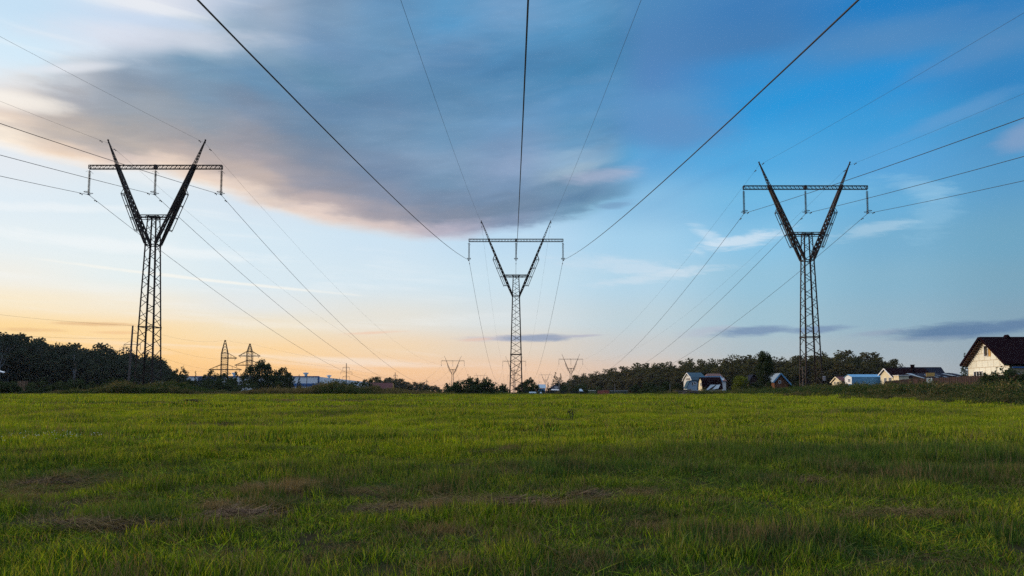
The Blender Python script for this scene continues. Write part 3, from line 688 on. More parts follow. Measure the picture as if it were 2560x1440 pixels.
def crown_data(name, d, m):
    d[0][:, 2] *= 1 / np.percentile(d[0][:, 2], 99.3)
    o = npmesh(name, d[0], d[1], m, link=False, attrs={'tint': ('FLOAT_VECTOR', 'POINT', d[2])}); return o.data
def trunk_data(tb, m):
    me = bpy.data.meshes.new('trunk'); me.from_pydata(tb.v, [], tb.f); me.materials.append(m); return me
def kinds(gens, lm, bm): return [(crown_data('crown', g_[0], lm), trunk_data(g_[1], bm)) for g_ in gens]
BL = [broadleaf(s, cr=c, z0=z) for s, c, z in ((11, .24, .06), (12, .20, .1), (13, .27, .12), (14, .22, .05), (15, .19, .12), (16, .25, .08))]
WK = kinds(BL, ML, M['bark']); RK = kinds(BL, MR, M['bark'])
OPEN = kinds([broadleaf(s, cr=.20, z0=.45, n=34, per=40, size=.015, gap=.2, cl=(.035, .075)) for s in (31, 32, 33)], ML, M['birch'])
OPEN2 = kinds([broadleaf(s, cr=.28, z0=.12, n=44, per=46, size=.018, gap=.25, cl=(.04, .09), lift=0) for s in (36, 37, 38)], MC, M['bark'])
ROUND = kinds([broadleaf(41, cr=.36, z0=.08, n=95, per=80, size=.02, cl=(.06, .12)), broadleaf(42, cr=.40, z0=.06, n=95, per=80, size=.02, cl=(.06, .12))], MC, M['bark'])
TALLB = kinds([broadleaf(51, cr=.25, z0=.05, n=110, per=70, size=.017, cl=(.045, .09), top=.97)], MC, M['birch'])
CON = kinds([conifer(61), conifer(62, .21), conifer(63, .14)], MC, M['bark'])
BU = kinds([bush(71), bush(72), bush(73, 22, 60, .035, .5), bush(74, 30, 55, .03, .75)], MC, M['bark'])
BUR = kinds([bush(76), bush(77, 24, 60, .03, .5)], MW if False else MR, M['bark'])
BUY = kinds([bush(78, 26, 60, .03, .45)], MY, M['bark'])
def tree(name, kind, px, py_top, D, wide=1.0, label=None, cat='tree', group=None, rz=None, base=None):
    x, _, zt = at(px, py_top, D); zb = gz(x, D) if base is None else base; h = zt - zb
    o = empty(name, (x, D, zb), label, cat, group, random.random() * 6.28 if rz is None else rz); o.scale = (h * wide, h * wide, h)
    c = bpy.data.objects.new('crown' if cat == 'tree' else 'foliage', kind[0]); scene.collection.objects.link(c); c.parent = o
    t = bpy.data.objects.new('trunk' if cat == 'tree' else 'stem', kind[1]); scene.collection.objects.link(t); t.parent = o
    return o
def interp(tab, x):
    xs_, ys_ = zip(*tab); return float(np.interp(x, xs_, ys_))
# left wood
sky_l = [(-260,800),(-60,828),(0,838),(23,842),(68,857),(94,855),(121,858),(145,862),(170,866),(221,870),(270,870),(307,877),(320,884),(340,896),(371,893),(391,897),(405,915),(425,935),(470,950)]
dl = [(-260,215),(0,235),(100,245),(200,262),(300,285),(400,340),(470,380)]
LW = 'broadleaf trees of the dark wood on the left'
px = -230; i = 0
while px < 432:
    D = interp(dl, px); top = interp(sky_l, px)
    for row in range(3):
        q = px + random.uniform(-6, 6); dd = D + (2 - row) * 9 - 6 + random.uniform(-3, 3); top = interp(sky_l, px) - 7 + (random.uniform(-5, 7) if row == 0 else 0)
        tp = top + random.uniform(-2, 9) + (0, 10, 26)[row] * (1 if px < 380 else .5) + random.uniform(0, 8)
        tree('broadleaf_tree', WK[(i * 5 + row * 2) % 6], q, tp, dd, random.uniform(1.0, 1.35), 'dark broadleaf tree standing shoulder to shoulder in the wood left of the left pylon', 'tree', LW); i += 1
    px += 15.5 if px < 330 else 12
for q, tp, D, k, wd, lb in ((2,829,222,0,1.2,'tall thin-crowned tree cut by the left frame edge'),(24,838,228,1,1.0,'small airy tree top beside the tall tree at the left edge'),(47,834,230,2,1.0,'slender birch with pale trunk rising above the left wood'),
                            (93,850,238,0,1.1,'broad-topped birch above the wood right of the slender birch'),(187,868,246,1,.7,'birch with long white trunk in the middle of the left wood'),(405,912,300,2,1.3,'loose feathery tree at the right end of the left wood')):
    tree('birch_tree' if 'birch' in lb else 'thin_tree', OPEN[k], q, tp, D, wd, lb)
for q, tp, D, k, wd, lb in ((433,931,250,OPEN2[0],.9,'small dark tree just right of the left pylon legs'),(452,920,245,OPEN2[1],.8,'ragged spindly tree right of the left pylon before the orange sky'),(418,936,255,CON[1],1.0,'small dark conifer beside the right leg of the left pylon'),
                     (443,940,250,BU[0],.9,'dark round shrubby tree below the ragged spindly tree'),(489,929,240,CON[2],1.1,'little spruce in front of the left end of the warehouse'),(475,948,235,ROUND[0],.8,'low round tree between the spindly tree and the little spruce'),
                     (516,938,240,OPEN2[2],1.0,'open-crowned tree left of the wide lattice pylon'),(532,926,250,OPEN2[0],1.1,'leafy tree at the left foot of the wide lattice pylon'),(560,932,230,OPEN2[1],1.2,'spreading tree in front of the legs of the wide lattice pylon'),
                     (600,930,240,OPEN2[2],1.0,'thin tree between the two lattice pylons'),(640,935,205,CON[0],1.3,'dark spruce in front of the big round tree'),(655,903,215,ROUND[0],1.0,'big round dark tree right of the two lattice pylons'),
                     (680,940,212,ROUND[1],.9,'low dark tree leaning on the right side of the big round tree'),(710,921,225,ROUND[1],.75,'rounded tree in front of the warehouse middle'),(722,935,222,OPEN2[0],.9,'darker tree behind the rounded warehouse tree'),
                     (748,938,260,CON[2],1.2,'tiny pointed tree before the warehouse wall'),(832,952,170,BU[3],1.5,'wide grey-green bush in front of the receding warehouse wall'),(858,955,172,BU[0],1.2,'dark bush at the foot of the three-armed pole'),
                     (920,946,200,OPEN2[1],.9,'scrubby tree left of the maroon roofed building'),(895,957,150,BU[1],1.5,'rusty bush left of the maroon roofed building'),(590,945,190,BU[2],1.6,'dark bush below the two lattice pylons'),(548,950,185,BU[0],1.5,'dark bush in front of the wide pylon legs'),
                     (505,955,180,BU[1],1.6,'low dark bush below the warehouse left end'),(618,952,180,BU[3],1.3,'low bush under the narrow lattice pylon'),(700,955,150,BU[2],1.4,'low bush below the rounded warehouse tree')):
    tree('conifer' if 'spruce' in lb or 'conifer' in lb or 'pointed' in lb else 'bush' if 'bush' in lb else 'tree', k, q, tp, D, wd, lb, 'bush' if 'bush' in lb else 'tree')
lbs = ['leftmost dark bush on the meadow edge','second dark bush from the left frame edge','dark bush below the grey shed roof in the left wood','tall dark bush left of the white birch trunk','green-tinged bush below the white birch trunk','dark bush beside the weedy mound','round bush behind the start of the weedy mound','dark bush left of the leaning pole foot','low bush at the foot of the leaning pole','dark bush behind the left leg of the left pylon']
for j, (q, tp) in enumerate(((-20,950),(28,955),(75,957),(115,948),(150,955),(192,950),(232,955),(268,953),(306,948),(345,955))):
    tree('bush', BU[j % 4], q, tp, 112 + (j % 3) * 4, 1.5, lbs[j], 'bush', 'dark bushes between the meadow and the left wood')
for j, (q, tp, wd) in enumerate(((1132,958,1.2),(1160,950,1.1),(1170,937,.75),(1195,951,1.3),(1216,948,1.1),(1240,959,1.4),(1262,964,1.2),(1120,962,1.1),(1182,946,1.0))):
    k = CON[1] if j == 2 else BU[j % 4]
    tree('conifer' if j == 2 else 'bush', k, q, tp, 150 + (j * 7) % 12, wd, ['leftmost dark bush of the clump left of the middle pylon','second dark bush of the middle clump','pointed young spruce sticking out of the middle clump','wide bush just right of the young spruce','bush before the tiny far pylon in the middle clump','sprawling bush between the clump and the middle pylon','last bush before the middle pylon','low outlying bush at the left end of the clump','dark bush behind the young spruce'][j], 'tree' if j == 2 else 'bush', 'dark bush clump left of the middle pylon')
for q, tp, D, k, wd, lb in ((1324,946,190,ROUND[0],.8,'dense dark tree just right of the middle pylon'),(1305,956,195,ROUND[1],.9,'shorter dark tree partly behind the middle pylon'),(1338,962,185,BU[0],1.1,'bush at the right foot of the dense dark tree'),
                     (1389,932,215,CON[1],1.5,'left one of two conifers behind the grey gabled house'),(1401,935,215,CON[0],1.5,'right one of two conifers behind the grey gabled house'),(1370,956,195,CON[2],1.5,'small dark tree between the blue hut and the grey gabled house'),
                     (1425,960,205,BU[3],1.4,'wide dark bush right of the grey gabled house'),(1455,962,200,BU[1],1.3,'bush before the near end of the right wood'),(1460,974,165,BU[2],1.2,'small round dark bush by the green garden fence'),(1490,968,190,BU[0],1.2,'bush behind the green garden fence'),
                     (1622,958,150,BU[1],1.2,'dark bush at the end of the row of garden fences'),(1645,962,145,BU[3],1.0,'second dark bush by the garden fences'),(1590,962,160,ROUND[0],1.0,'dense dark garden tree behind the brown fence'),(1668,955,150,ROUND[1],1.0,'broad dark garden tree left of the teal roofed house'),(1693,958,170,ROUND[0],.9,'dark garden tree touching the teal roofed house'),
                     (1838,942,150,OPEN2[1],.9,'reddish green shrubby tree right of the maroon shed'),(1862,951,142,BU[2],1.0,'green bush under the wooden shed'),(1915,958,138,BU[1],1.2,'green bush at the foot of the tall garden tree'),(1890,956,150,BU[0],1.3,'bush between the wooden shed and the tall garden tree'),
                     (1990,950,150,BU[3],1.0,'bush behind the left leg of the right pylon'),(2412,884,108,CON[0],1.2,'dark spruce behind the eave of the block house'),(2505,918,82,BU[3],1.3,'big dark shrub before the block house'),(2478,932,80,BU[0],1.2,'lower dark shrub at the left of the block house shrub'),(2540,925,78,BU[1],1.4,'dark shrub at the right frame edge')):
    tree('conifer' if k in CON else 'bush' if k in BU else 'tree', k, q, tp, D, wd, lb, 'bush' if k in BU else 'tree')
tree('bush', BUY[0], 1855, 940, 148, 1.1, 'bright yellow-green bush beside the wooden shed', 'bush')
tree('tall_garden_tree', TALLB[0], 1911, 881, 140, .85, 'tall full-crowned green tree between the shed and the orange cabin')
for j in range(15):
    q = 408 + j * 12.5 + random.uniform(-4, 4)
    tree('broadleaf_tree', WK[j % 6], q, random.uniform(934, 942) if q < 462 else random.uniform(952, 960), 275 + random.uniform(-10, 10), 1.5, 'low dark tree in the loose row between the left pylon and the two lattice pylons', 'tree', 'loose row of low trees right of the left pylon')
# right wood
sky_r = [(1405,962),(1419,957),(1440,937),(1480,934),(1520,927),(1560,918),(1600,914),(1645,909),(1688,907),(1709,907),(1737,903),(1762,899),(1780,905),(1807,898),(1864,891),(1890,890),(1940,900),(1967,893),(2030,893),(2072,885),(2100,878),(2130,889),(2170,883),(2193,893),(2219,898),(2237,909),(2251,914),(2258,925)]
dr = [(1405,640),(1440,560),(1500,500),(1600,430),(1700,390),(1800,365),(1900,350),(2100,330),(2258,330)]
RW = 'trees of the brownish green wood on the right'
px = 1412; i = 0
while px < 2254:
    D = interp(dr, px); top = interp(sky_r, px); st = 5.4 * F / D
    for row in range(3):
        q = px + random.uniform(-.35, .35) * st; dd = D + (2 - row) * 9 + random.uniform(-4, 4); fall = 1.0 if px > 1500 else .4
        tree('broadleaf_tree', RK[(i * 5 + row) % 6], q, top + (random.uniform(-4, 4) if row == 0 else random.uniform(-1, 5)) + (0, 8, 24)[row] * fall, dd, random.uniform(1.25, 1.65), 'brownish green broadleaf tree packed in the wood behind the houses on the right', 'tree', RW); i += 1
    px += st
# distant treeline
for j in range(17):
    q = 934 + j * 10.2; top = interp([(930,945),(1000,947),(1020,955),(1060,957),(1090,966),(1110,974)], q) + random.uniform(-2, 4)
    tree('broadleaf_tree', RK[j % 6], q, top, 520 + random.uniform(0, 60), 1.3, 'small distant tree in the treeline behind the maroon roofed building', 'tree', 'distant treeline left of the middle pylon')

# ================================================================== big Y-shaped pylons
ZC = 33.5                                   # crossarm height in the pylon's own frame
def hw(z):                                  # half width of the mast at height z
    pts = [(0, 1.42), (9.3, 1.17), (21.6, .83), (25.9, .67)]
    return float(np.interp(z, [p[0] for p in pts], [p[1] for p in pts]))
def lace(mb, z0, z1, n, wd=.085, flip=0):
    zs = [z0 + (z1 - z0) * i / n for i in range(n + 1)]
    for i in range(n):
        a, b = zs[i], zs[i + 1]; ha, hb = hw(a), hw(b)
        for s, (fx, fy) in enumerate(((1, 0), (0, 1))):
            for sd in (-1, 1):
                k = 1 if (i + s + (sd > 0) + flip) % 2 else -1
                if s == 0: mb.bar((-k*ha, sd*ha, a), (k*hb, sd*hb, b), wd, .03, (0, 1, 0))
                else: mb.bar((sd*ha, -k*ha, a), (sd*hb, k*hb, b), wd, .03, (1, 0, 0))
def ringframe(mb, z, wd=.12):
    h = hw(z)
    for a, b in (((-h,-h),(h,-h)), ((h,-h),(h,h)), ((h,h),(-h,h)), ((-h,h),(-h,-h))): mb.bar((*a, z), (*b, z), wd, .12)
def build_pylon():
    root = empty('power_pylon', (0, 0, 0))
    m = MB()
    lv = [-.6, 9.3, 21.6, 25.9]
    for sx in (-1, 1):
        for sy in (-1, 1):
            for a, b in zip(lv, lv[1:]):
                m.angle((sx*hw(max(a, 0)), sy*hw(max(a, 0)), a), (sx*hw(b), sy*hw(b), b), .21 if a < 21 else .17, (-sx, 0, 0), (0, -sy, 0), .035)
    lace(m, 0, 9.3, 6, .10); lace(m, 9.3, 21.6, 9, .09, 0); lace(m, 21.6, 25.9, 4, .08, 1)
    for z in (9.3, 21.6, 25.85): ringframe(m, z, .13)
    for sx in (-1, 1):                       # gusset plates
        for sy in (-1, 1):
            for z in (9.3, 21.6):
                h = hw(z) + .01; m.box((sx*h - .22*(sx > 0), sy*h - .02, z - .35), (sx*h + .22*(sx < 0), sy*h + .02, z + .2))
    m.build('mast', M['steel'], root)
    for sx in (-1, 1):
        a = MB()
        for sy in (-1, 1):
            p0 = Vector((sx*.75, sy*.84, 21.75)); p1 = Vector((sx*5.85, sy*.26, ZC + .35)); d = (p1 - p0).normalized()
            r = d.cross(Vector((0, 1, 0))).normalized(); n = Vector((0, 1, 0)); L = (p1 - p0).length
            def wq(t): return .10 + .07 * min(1, t * 5) * min(1, (1 - t) * 4 + .35)
            for q in (-1, 1):
                for e in (-1, 1):
                    a.bar(p0 + r*q*wq(0) + n*e*.13, p0 + d*L*.2 + r*q*wq(.2) + n*e*.13, .12); a.bar(p0 + d*L*.2 + r*q*wq(.2) + n*e*.13, p1 + r*q*wq(1) + n*e*.13, .12)
            st = 16
            for i in range(st):
                t0 = (i + .22) / st; t1 = (i + .78) / st
                for e in (-1, 1):            # batten plates front and rear, dense on the sides
                    c0 = p0 + d*L*t0 + n*e*.165; c1 = p0 + d*L*t1 + n*e*.165; a.bar(c0, c1, 2*wq(t0), .02, (0, 1, 0))
                for q in (-1, 1):
                    c0 = p0 + d*L*i/st + r*q*(wq(i/st) + .03); c1 = p0 + d*L*(i + 1)/st + r*q*(wq((i+1)/st) + .03); a.bar(c0, c1, .02, .30, (0, 1, 0))
        arm = a.build('slanted_arm', M['steel'], root)
        b = MB(); p0 = Vector((sx*5.7, 0, ZC + .1)); p1 = Vector((sx*7.35, 0, ZC + 4.15)); d = (p1 - p0)
        for q in (-1, 1):
            for e in (-1, 1): b.bar(p0 + Vector((q*.17, e*.24, 0)), p1 + Vector((q*.03, e*.04, 0)), .07)
        N = 9
        for i in range(N):
            t0, t1 = i/N, (i+1)/N; w0, w1 = 1 - t0*.82, 1 - t1*.82; k = 1 if i % 2 else -1
            for e in (-1, 1):
                b.bar(p0 + d*t0 + Vector((-k*.17*w0, e*.24*w0, 0)), p0 + d*t1 + Vector((k*.17*w1, e*.24*w1, 0)), .055)
                b.bar(p0 + d*t0 + Vector((e*.17*w0, -k*.24*w0, 0)), p0 + d*t1 + Vector((e*.17*w1, k*.24*w1, 0)), .055)
        b.box((p1.x - .09, -.09, p1.z - .1), (p1.x + .09, .09, p1.z + .12)); b.bar((p1.x, 0, p1.z), (p1.x + .02, 0, p1.z - .45), .06)
        b.build('arm_peak', M['steel'], arm)
        c = MB()                             # maintenance ladder cage on the outside of the arm
        def lx(z, off): t = (z - ZC + 3.75) / -5.55; return sx * (4.56 - 2.24 * t + off)
        for y in (-.42, .42):
            c.bar((lx(ZC-4.1, .45), y, ZC-4.1), (lx(ZC-9.65, .45), y, ZC-9.65), .085)
            c.bar((lx(ZC-4.1, .05), y*.8, ZC-4.1), (lx(ZC-9.65, .05), y*.8, ZC-9.65), .065)
            c.bar((lx(ZC-4.1, .45), y, ZC-4.1), (sx*4.55, y*.4, ZC-3.2), .075)
        for z in (-4.1, -5.93, -7.77, -9.65):
            zz = ZC + z
            for dz in (0, .16): c.bar((lx(zz, .45), -.42, zz-dz), (lx(zz, .45), .42, zz-dz), .06)
            for y in (-.42, .42): c.bar((lx(zz, .45), y, zz), (lx(zz, -.6), y, zz - .03), .075)
        c.build('ladder_cage', M['steel'], root)
    t = MB()
    for y in (-.62, .62):
        t.bar((-2.5, y, ZC-7.45), (2.5, y, ZC-7.45), .12); t.bar((-2.6, y, ZC-7.85), (2.6, y, ZC-7.85), .09)
        for i in range(8):
            x0 = -2.5 + i*.625; t.bar((x0, y, ZC - (7.45 if i % 2 else 7.85)), (x0 + .625, y, ZC - (7.85 if i % 2 else 7.45)), .06)
    for x in (-2.3, -.7, .7, 2.3): t.bar((x, -.62, ZC-7.45), (x, .62, ZC-7.45), .08)
    t.build('tie_beam', M['steel'], root)
    c = MB()
    for y in (-.2, .2):
        for z in (-.28, .28): c.bar((-10, y, ZC+z), (10, y, ZC+z), .08, .08, (0, 0, 1))
        n = 60
        for i in range(n):
            x0, x1 = -10 + 20*i/n, -10 + 20*(i+1)/n; k = 1 if (i + (y > 0)) % 2 else -1
            c.bar((x0, y, ZC - k*.28), (x1, y, ZC + k*.28), .045)
        for x in (-9.98, -.12, .12, 9.98): c.bar((x, y, ZC-.28), (x, y, ZC+.28), .10)
    for i in range(41):
        x = -10 + i*.5
        for z in (-.28, .28): c.bar((x, -.2, ZC+z), (x + (.25 if i < 40 else 0), .2, ZC+z), .045)
    c.box((-.16, -.24, ZC-.34), (.16, .24, ZC+.36))
    c.build('crossarm', M['steel'], root)
    for x in (-10 + .06, 0, 10 - .06):
        s = MB(); s.bar((x, 0, ZC-.28), (x, 0, ZC-.62), .05)
        prof = []
        z = -.62
        for i in range(17): prof += [(.04, z), (.195, z - .06), (.185, z - .095), (.04, z - .11)]; z -= .192
        s.lathe((x, 0, ZC), prof + [(.03, -3.98)], 10); s.bar((x, -.02, ZC-3.95), (x, -.02, ZC-4.2), .09)
        s.box((x-.12, -.28, ZC-4.24), (x+.12, .28, ZC-4.14))
        for e in (-1, 1): s.bar((x, e*.05, ZC-.5), (x + e*.28, e*.5, ZC-.85), .03)
        st = s.build('insulator_string', M['insul'], root)
        rg = MB(); rg.torus((x, -.45, ZC-3.92), .40, .04, 18, 6, .05); rg.torus((x, .45, ZC-3.92), .36, .03, 18, 6, .45); rg.bar((x, -.5, ZC-3.95), (x, .5, ZC-3.95), .04)
        rg.build('grading_ring', M['steel'], st)
    return root
PY = build_pylon()
GRP = 'Y-shaped lattice pylons of the three parallel lines'
rows = {'left': [(389.5,418,332),(1132,902,57.6),(1201.5,939,32.2),(1231,956,21.5)], 'mid': [(1290,601,236),(1285.5,903,58),(1285.5,938,31.5),(1285,956,21)], 'right': [(2013,469,310),(1427,898,60),(1363.5,937,33),(1342.5,955,22)]}
LBL = {'left': ['big dark lattice pylon on the weedy mound at the left','first of the left line\'s distant pylons, left of the middle pylon','tiny pylon sticking out of the bush clump left of the middle pylon','farthest tiny pylon of the left line, half behind the bush clump'],
       'mid': ['big lattice pylon seen straight on in the middle','distant pylon seen through the legs of the middle pylon','small far pylon behind the middle pylon\'s foot','farthest pylon in line behind the middle pylon'],
       'right': ['big dark lattice pylon among the weeds before the houses on the right','distant pylon at the near end of the right wood','small far pylon above the pale blue hut','farthest tiny pylon of the right line, right of the dense dark tree']}
TW = {}; first = True
for ln, lst in rows.items():
    TW[ln] = []; x0 = None
    for j, (px, py, wp) in enumerate(lst):
        fw = 20 * F / wp; x, y, z = ray(px, py); p = [x*fw, y*fw, EYE + z*fw]
        o = PY if first else copy_tree(PY); first = False
        o.location = (p[0], p[1], p[2] - ZC); tag(o, LBL[ln][j], 'pylon', GRP); TW[ln].append(tuple(o.location))
    b = TW[ln][0]; TW[ln] = [(b[0], b[1] - 690, b[2])] + TW[ln]
print('TOWERS', {k: [tuple(round(c, 1) for c in p) for p in v] for k, v in TW.items()})
# small plates on the right pylon
pr = TW['right'][1]
rp = [o for o in bpy.data.objects if o.get('label') == LBL['right'][0]][0]
sgn = MB(); sgn.box((1.18, -1.62, 2.4), (1.62, -1.58, 3.1)); sg = sgn.build('warning_plate', mat('faded_white_plate', (.45, .42, .42), .6, 0, .3, 8), rp)
sgn = MB()
for z in (2.55, 2.78): sgn.box((1.2, -1.625, z), (1.6, -1.621, z + .09))
sgn.build('plate_stripe', M['redboards'], sg)
# ------------------------------------------------------------------ wires
def span_pts(a, b, sag, n=40):
    return [(a[0] + (b[0]-a[0])*t, a[1] + (b[1]-a[1])*t, a[2] + (b[2]-a[2])*t - 4*sag*t*(1-t)) for t in [i/n for i in range(n+1)]]
POS = {'left': 'left', 'mid': 'middle', 'right': 'right'}
for ln in rows:
    for dx, dz, sagk, rad, nm, wh in ((-9.94, -4.22, 3.21e-4, .033, 'conductor', 'left end'), (0, -4.22, 3.21e-4, .033, 'conductor', 'centre'), (9.94, -4.22, 3.21e-4, .033, 'conductor', 'right end'),
                          (-7.33, 3.7, 2.45e-4, .0125, 'earth_wire', 'left peak'), (7.33, 3.7, 2.45e-4, .0125, 'earth_wire', 'right peak')):
        pts = []; T_ = TW[ln]
        for a, b in zip(T_, T_[1:]):
            pa = (a[0]+dx, a[1], a[2]+ZC+dz); pb = (b[0]+dx, b[1], b[2]+ZC+dz); Lq = pb[1]-pa[1]
            s = span_pts(pa, pb, (sagk if a[1] > 0 else 2.25e-4 if nm == 'conductor' else 1.93e-4) * (Lq/2)**2, 80 if a[1] < 200 else 24); pts += s if not pts else s[1:]
        lab = ('dark power conductor hung from the %s of the %s pylon\'s crossarm' if nm == 'conductor' else 'thin earth wire running over the %s of the %s big pylon') % (wh, POS[ln])
        w_ = MB().tube(pts, rad, 5).build(nm, M['wire']); tag(w_, lab, 'power line', 'wires of the three parallel power lines')
        b = T_[1]; d_ = MB()
        for sgn_ in (-1, 1):
            yy = b[1] + sgn_ * 1.9; zz = float(np.interp(yy, [p[1] for p in pts], [p[2] for p in pts]))
            d_.bar((b[0]+dx, yy-.25, zz-.12), (b[0]+dx, yy+.25, zz-.12), .03)
            for e in (-1, 1): d_.lathe((b[0]+dx, yy+e*.26, zz-.12), [(.02, -.09), (.075, -.08), (.08, .04), (.02, .06)], 8)
            d_.bar((b[0]+dx, yy, zz), (b[0]+dx, yy, zz-.12), .04)
        d_.build('vibration_damper', M['wire'], w_)

# ------------------------------------------------------------------ two rusty lattice pylons on the left
def lattice_pylon(name, label, px, D, y_tip, y_sh, arms, side, rz, flare=1.35):
    x, _, zt = at(px, y_tip, D); z0 = gz(x, D); zs = at(px, y_sh, D)[2]; H = zt - z0; hs = zs - z0; zl = arms[-1][0]; lo = at(px, zl, D)[2] - z0 - 3
    root = empty(name, (x, D, z0), label, 'pylon', 'rusty lattice pylons on the left', rz); m = MB(); s = side / 2
    def h_(z): return s * (1 if lo <= z <= hs else (1 + (flare - 1) * (lo - z) / lo) if z < lo else max(.12, 1 - ((z - hs) / (H - hs)) ** 1.0 * .9))
    zz = list(np.linspace(0, lo, 4)) + list(np.linspace(lo, hs, 11))[1:] + list(np.linspace(hs, H, 6))[1:]
    for a, b in zip(zz, zz[1:]):
        ha, hb = h_(a), h_(b)
        for sx in (-1, 1):
            for sy in (-1, 1): m.bar((sx*ha, sy*ha, a), (sx*hb, sy*hb, b), .28)
        for k in (-1, 1):
            for e in (-1, 1):
                m.bar((-k*ha, e*ha, a), (k*hb, e*hb, b), .13); m.bar((e*ha, -k*ha, a), (e*hb, k*hb, b), .13)
    for zb_ in sorted({at(px, q[0], D)[2] - z0 for q in arms} | {at(px, q[0], D)[2] - z0 + 3.2 for q in arms}):
        hb_ = h_(zb_)
        for e in (-1, 1): m.bar((-hb_, e*hb_, zb_), (hb_, e*hb_, zb_), .34); m.bar((e*hb_, -hb_, zb_), (e*hb_, hb_, zb_), .34)
    m.build('mast', M['rust'], root)
    for ya, xl, xr in arms:
        za = at(px, ya, D)[2] - z0
        for xe in (xl, xr):
            if xe is None: continue
            L = (xe - px) / F * D; sg_ = 1 if L > 0 else -1; a = MB()
            e_ = (L, 0, za)
            for sy in (-1, 1):
                a.bar((sg_*s*.2, sy*s, za), e_, .5); a.bar((sg_*s, sy*s, za + 3.2), e_, .24)
                for k in (1, 2):
                    t = k / 3; a.bar((sg_*s + (L - sg_*s)*t, sy*s*(1-t), za), (sg_*s + (L - sg_*s)*t, sy*s*(1-t), za + 3.2*(1-t)), .09)
            arm = a.build('crossarm', M['rust'], root)
            q = MB(); q.bar((L*.92, 0, za-.1), (L*.92 - sg_*.9, 0, za-1.4), .24, .24); q.build('insulator_string', M['insul'], arm)
    return root
lattice_pylon('lattice_pylon', 'wide rusty lattice pylon with crossarms at two heights, the left one of the pair', 563, 480, 850, 885, [(895, None, 592), (924, 527, 604)], 4.0, R(14))
lattice_pylon('lattice_pylon', 'narrow rusty lattice pylon partly behind the big round tree, the right one of the pair', 625, 520, 859, 882, [(890, 598, 651), (913, 589, 656), (937, 606, 640)], 3.6, R(4))
# ------------------------------------------------------------------ poles
def pole(name, label, pb, pt, D, r0, arms, drop=1.5, mt='conc', grp=None):
    xb = at(pb[0], pb[1], D)[0]; zb = gz(xb, D); xt, _, zt = at(pt[0], pt[1], D)
    root = empty(name, (xb, D, zb), label, 'pole', grp); m = MB(); m.tube([(0, 0, -.5), ((xt-xb), 0, zt - zb)], [r0, r0*.62], 10); m.build('post', M[mt], root)
    for y, xl, xr in arms:
        za = at(pt[0], y, D)[2] - zb; t = za / (zt - zb); a = MB(); l_ = at(xl, y, D)[0] - xb; r_ = at(xr, y, D)[0] - xb; c = (xt-xb)*t
        a.bar((l_, 0, za), (r_, 0, za), .16 * max(1, D/420)); s_ = 1.4
        for e in (l_, r_):
            if abs(e - c) > .5: a.bar((e, 0, za), (c, 0, za + s_), .07)
        arm = a.build('crossarm', M['steel'], root)
        for e in (l_, r_):
            if abs(e - c) > .8 and drop:
                q = MB(); q.lathe((e, 0, za), [(.05, 0)] + [v for i in range(8) for v in ((.13, -.15 - i*drop/9), (.05, -.2 - i*drop/9))] + [(.04, -drop)], 8); q.build('insulator_string', M['insul'], arm)
    return root
pole('leaning_pole', 'leaning concrete pole with two crossarms beside the left pylon', (320, 955), (332, 814), 247, .42, [(833, 331, 346), (861, 310, 351)], 2.0)
pole('utility_pole', 'far pole with three crossarms before the warehouse', (866, 958), (866, 908), 560, .40, [(919, 857, 874), (930, 852, 880), (942, 857, 874)], 2.2, 'conc', 'far poles left of the middle pylon')
pole('utility_pole', 'far pole behind the maroon roofed building', (988, 972), (988, 931), 640, .42, [(939, 983, 994)], 1.6, 'conc', 'far poles left of the middle pylon')
pole('utility_pole', 'farthest tiny pole above the distant treeline', (1067, 970), (1067, 949), 760, .4, [(954, 1063, 1071)], 1.5, 'conc', 'far poles left of the middle pylon')
pole('utility_pole', 'bare slanting post in front of the warehouse', (765, 964), (768, 935), 300, .16, [], 0, 'bark')
pole('utility_pole', 'short bare post by the warehouse corner', (794, 972), (795, 947), 300, .14, [], 0, 'bark')
pole('utility_pole', 'short post before the long wall of the warehouse', (849, 958), (849, 944), 300, .12, [], 0, 'bark')
pole('utility_pole', 'thin pale post above the red shed', (1537, 978), (1537, 959), 175, .09, [], 0, 'birch')
pole('utility_pole', 'tall white mast beside the grey gabled house', (1398, 975), (1398, 953), 196, .12, [], 0, 'birch')
pole('utility_pole', 'pale stub post left of the teal roofed house', (1674, 972), (1675, 960), 148, .08, [], 0, 'birch')
pole('utility_pole', 'pale concrete post inside the left leg of the right pylon', (2007, 965), (2007, 916), 128, .16, [], 0, 'conc')
pole('utility_pole', 'slim grey pole standing out of the left wood\'s bushes', (189, 950), (189, 904), 200, .10, [], 0, 'conc')
def sagwire(label, nodes, rad=.02, k=.012):
    pts = []
    for a, b in zip(nodes, nodes[1:]):
        A_, B_ = at(*a), at(*b); L = (Vector(B_) - Vector(A_)).length; s = span_pts(A_, B_, L * k, 16); pts += s if not pts else s[1:]
    tag(MB().tube(pts, rad, 4).build('overhead_wire', M['wire']), label, 'power line', 'thin wires of the side line on the left')
sagwire('faint top wire from the leaning pole top to the wide lattice pylon tip', [(-150,768,200),(332,814,247),(563,850,480)])
sagwire('faint wire on the short upper arm of the leaning pole', [(-150,826,200),(346,847,247),(592,896,480)])
sagwire('faint wire from the left arm end of the leaning pole', [(-150,862,210),(308,876,247),(528,926,480)])
sagwire('faint wire from the lower right arm end of the leaning pole', [(-150,850,210),(356,877,247),(604,926,480)])
sagwire('faint wire joining both lattice pylon tips to the three-armed pole', [(563,850,480),(625,859,520),(866,908,560)], .024)
sagwire('faint wire from the narrow lattice pylon to the three-armed pole', [(651,891,520),(874,922,560),(994,941,640)], .024)
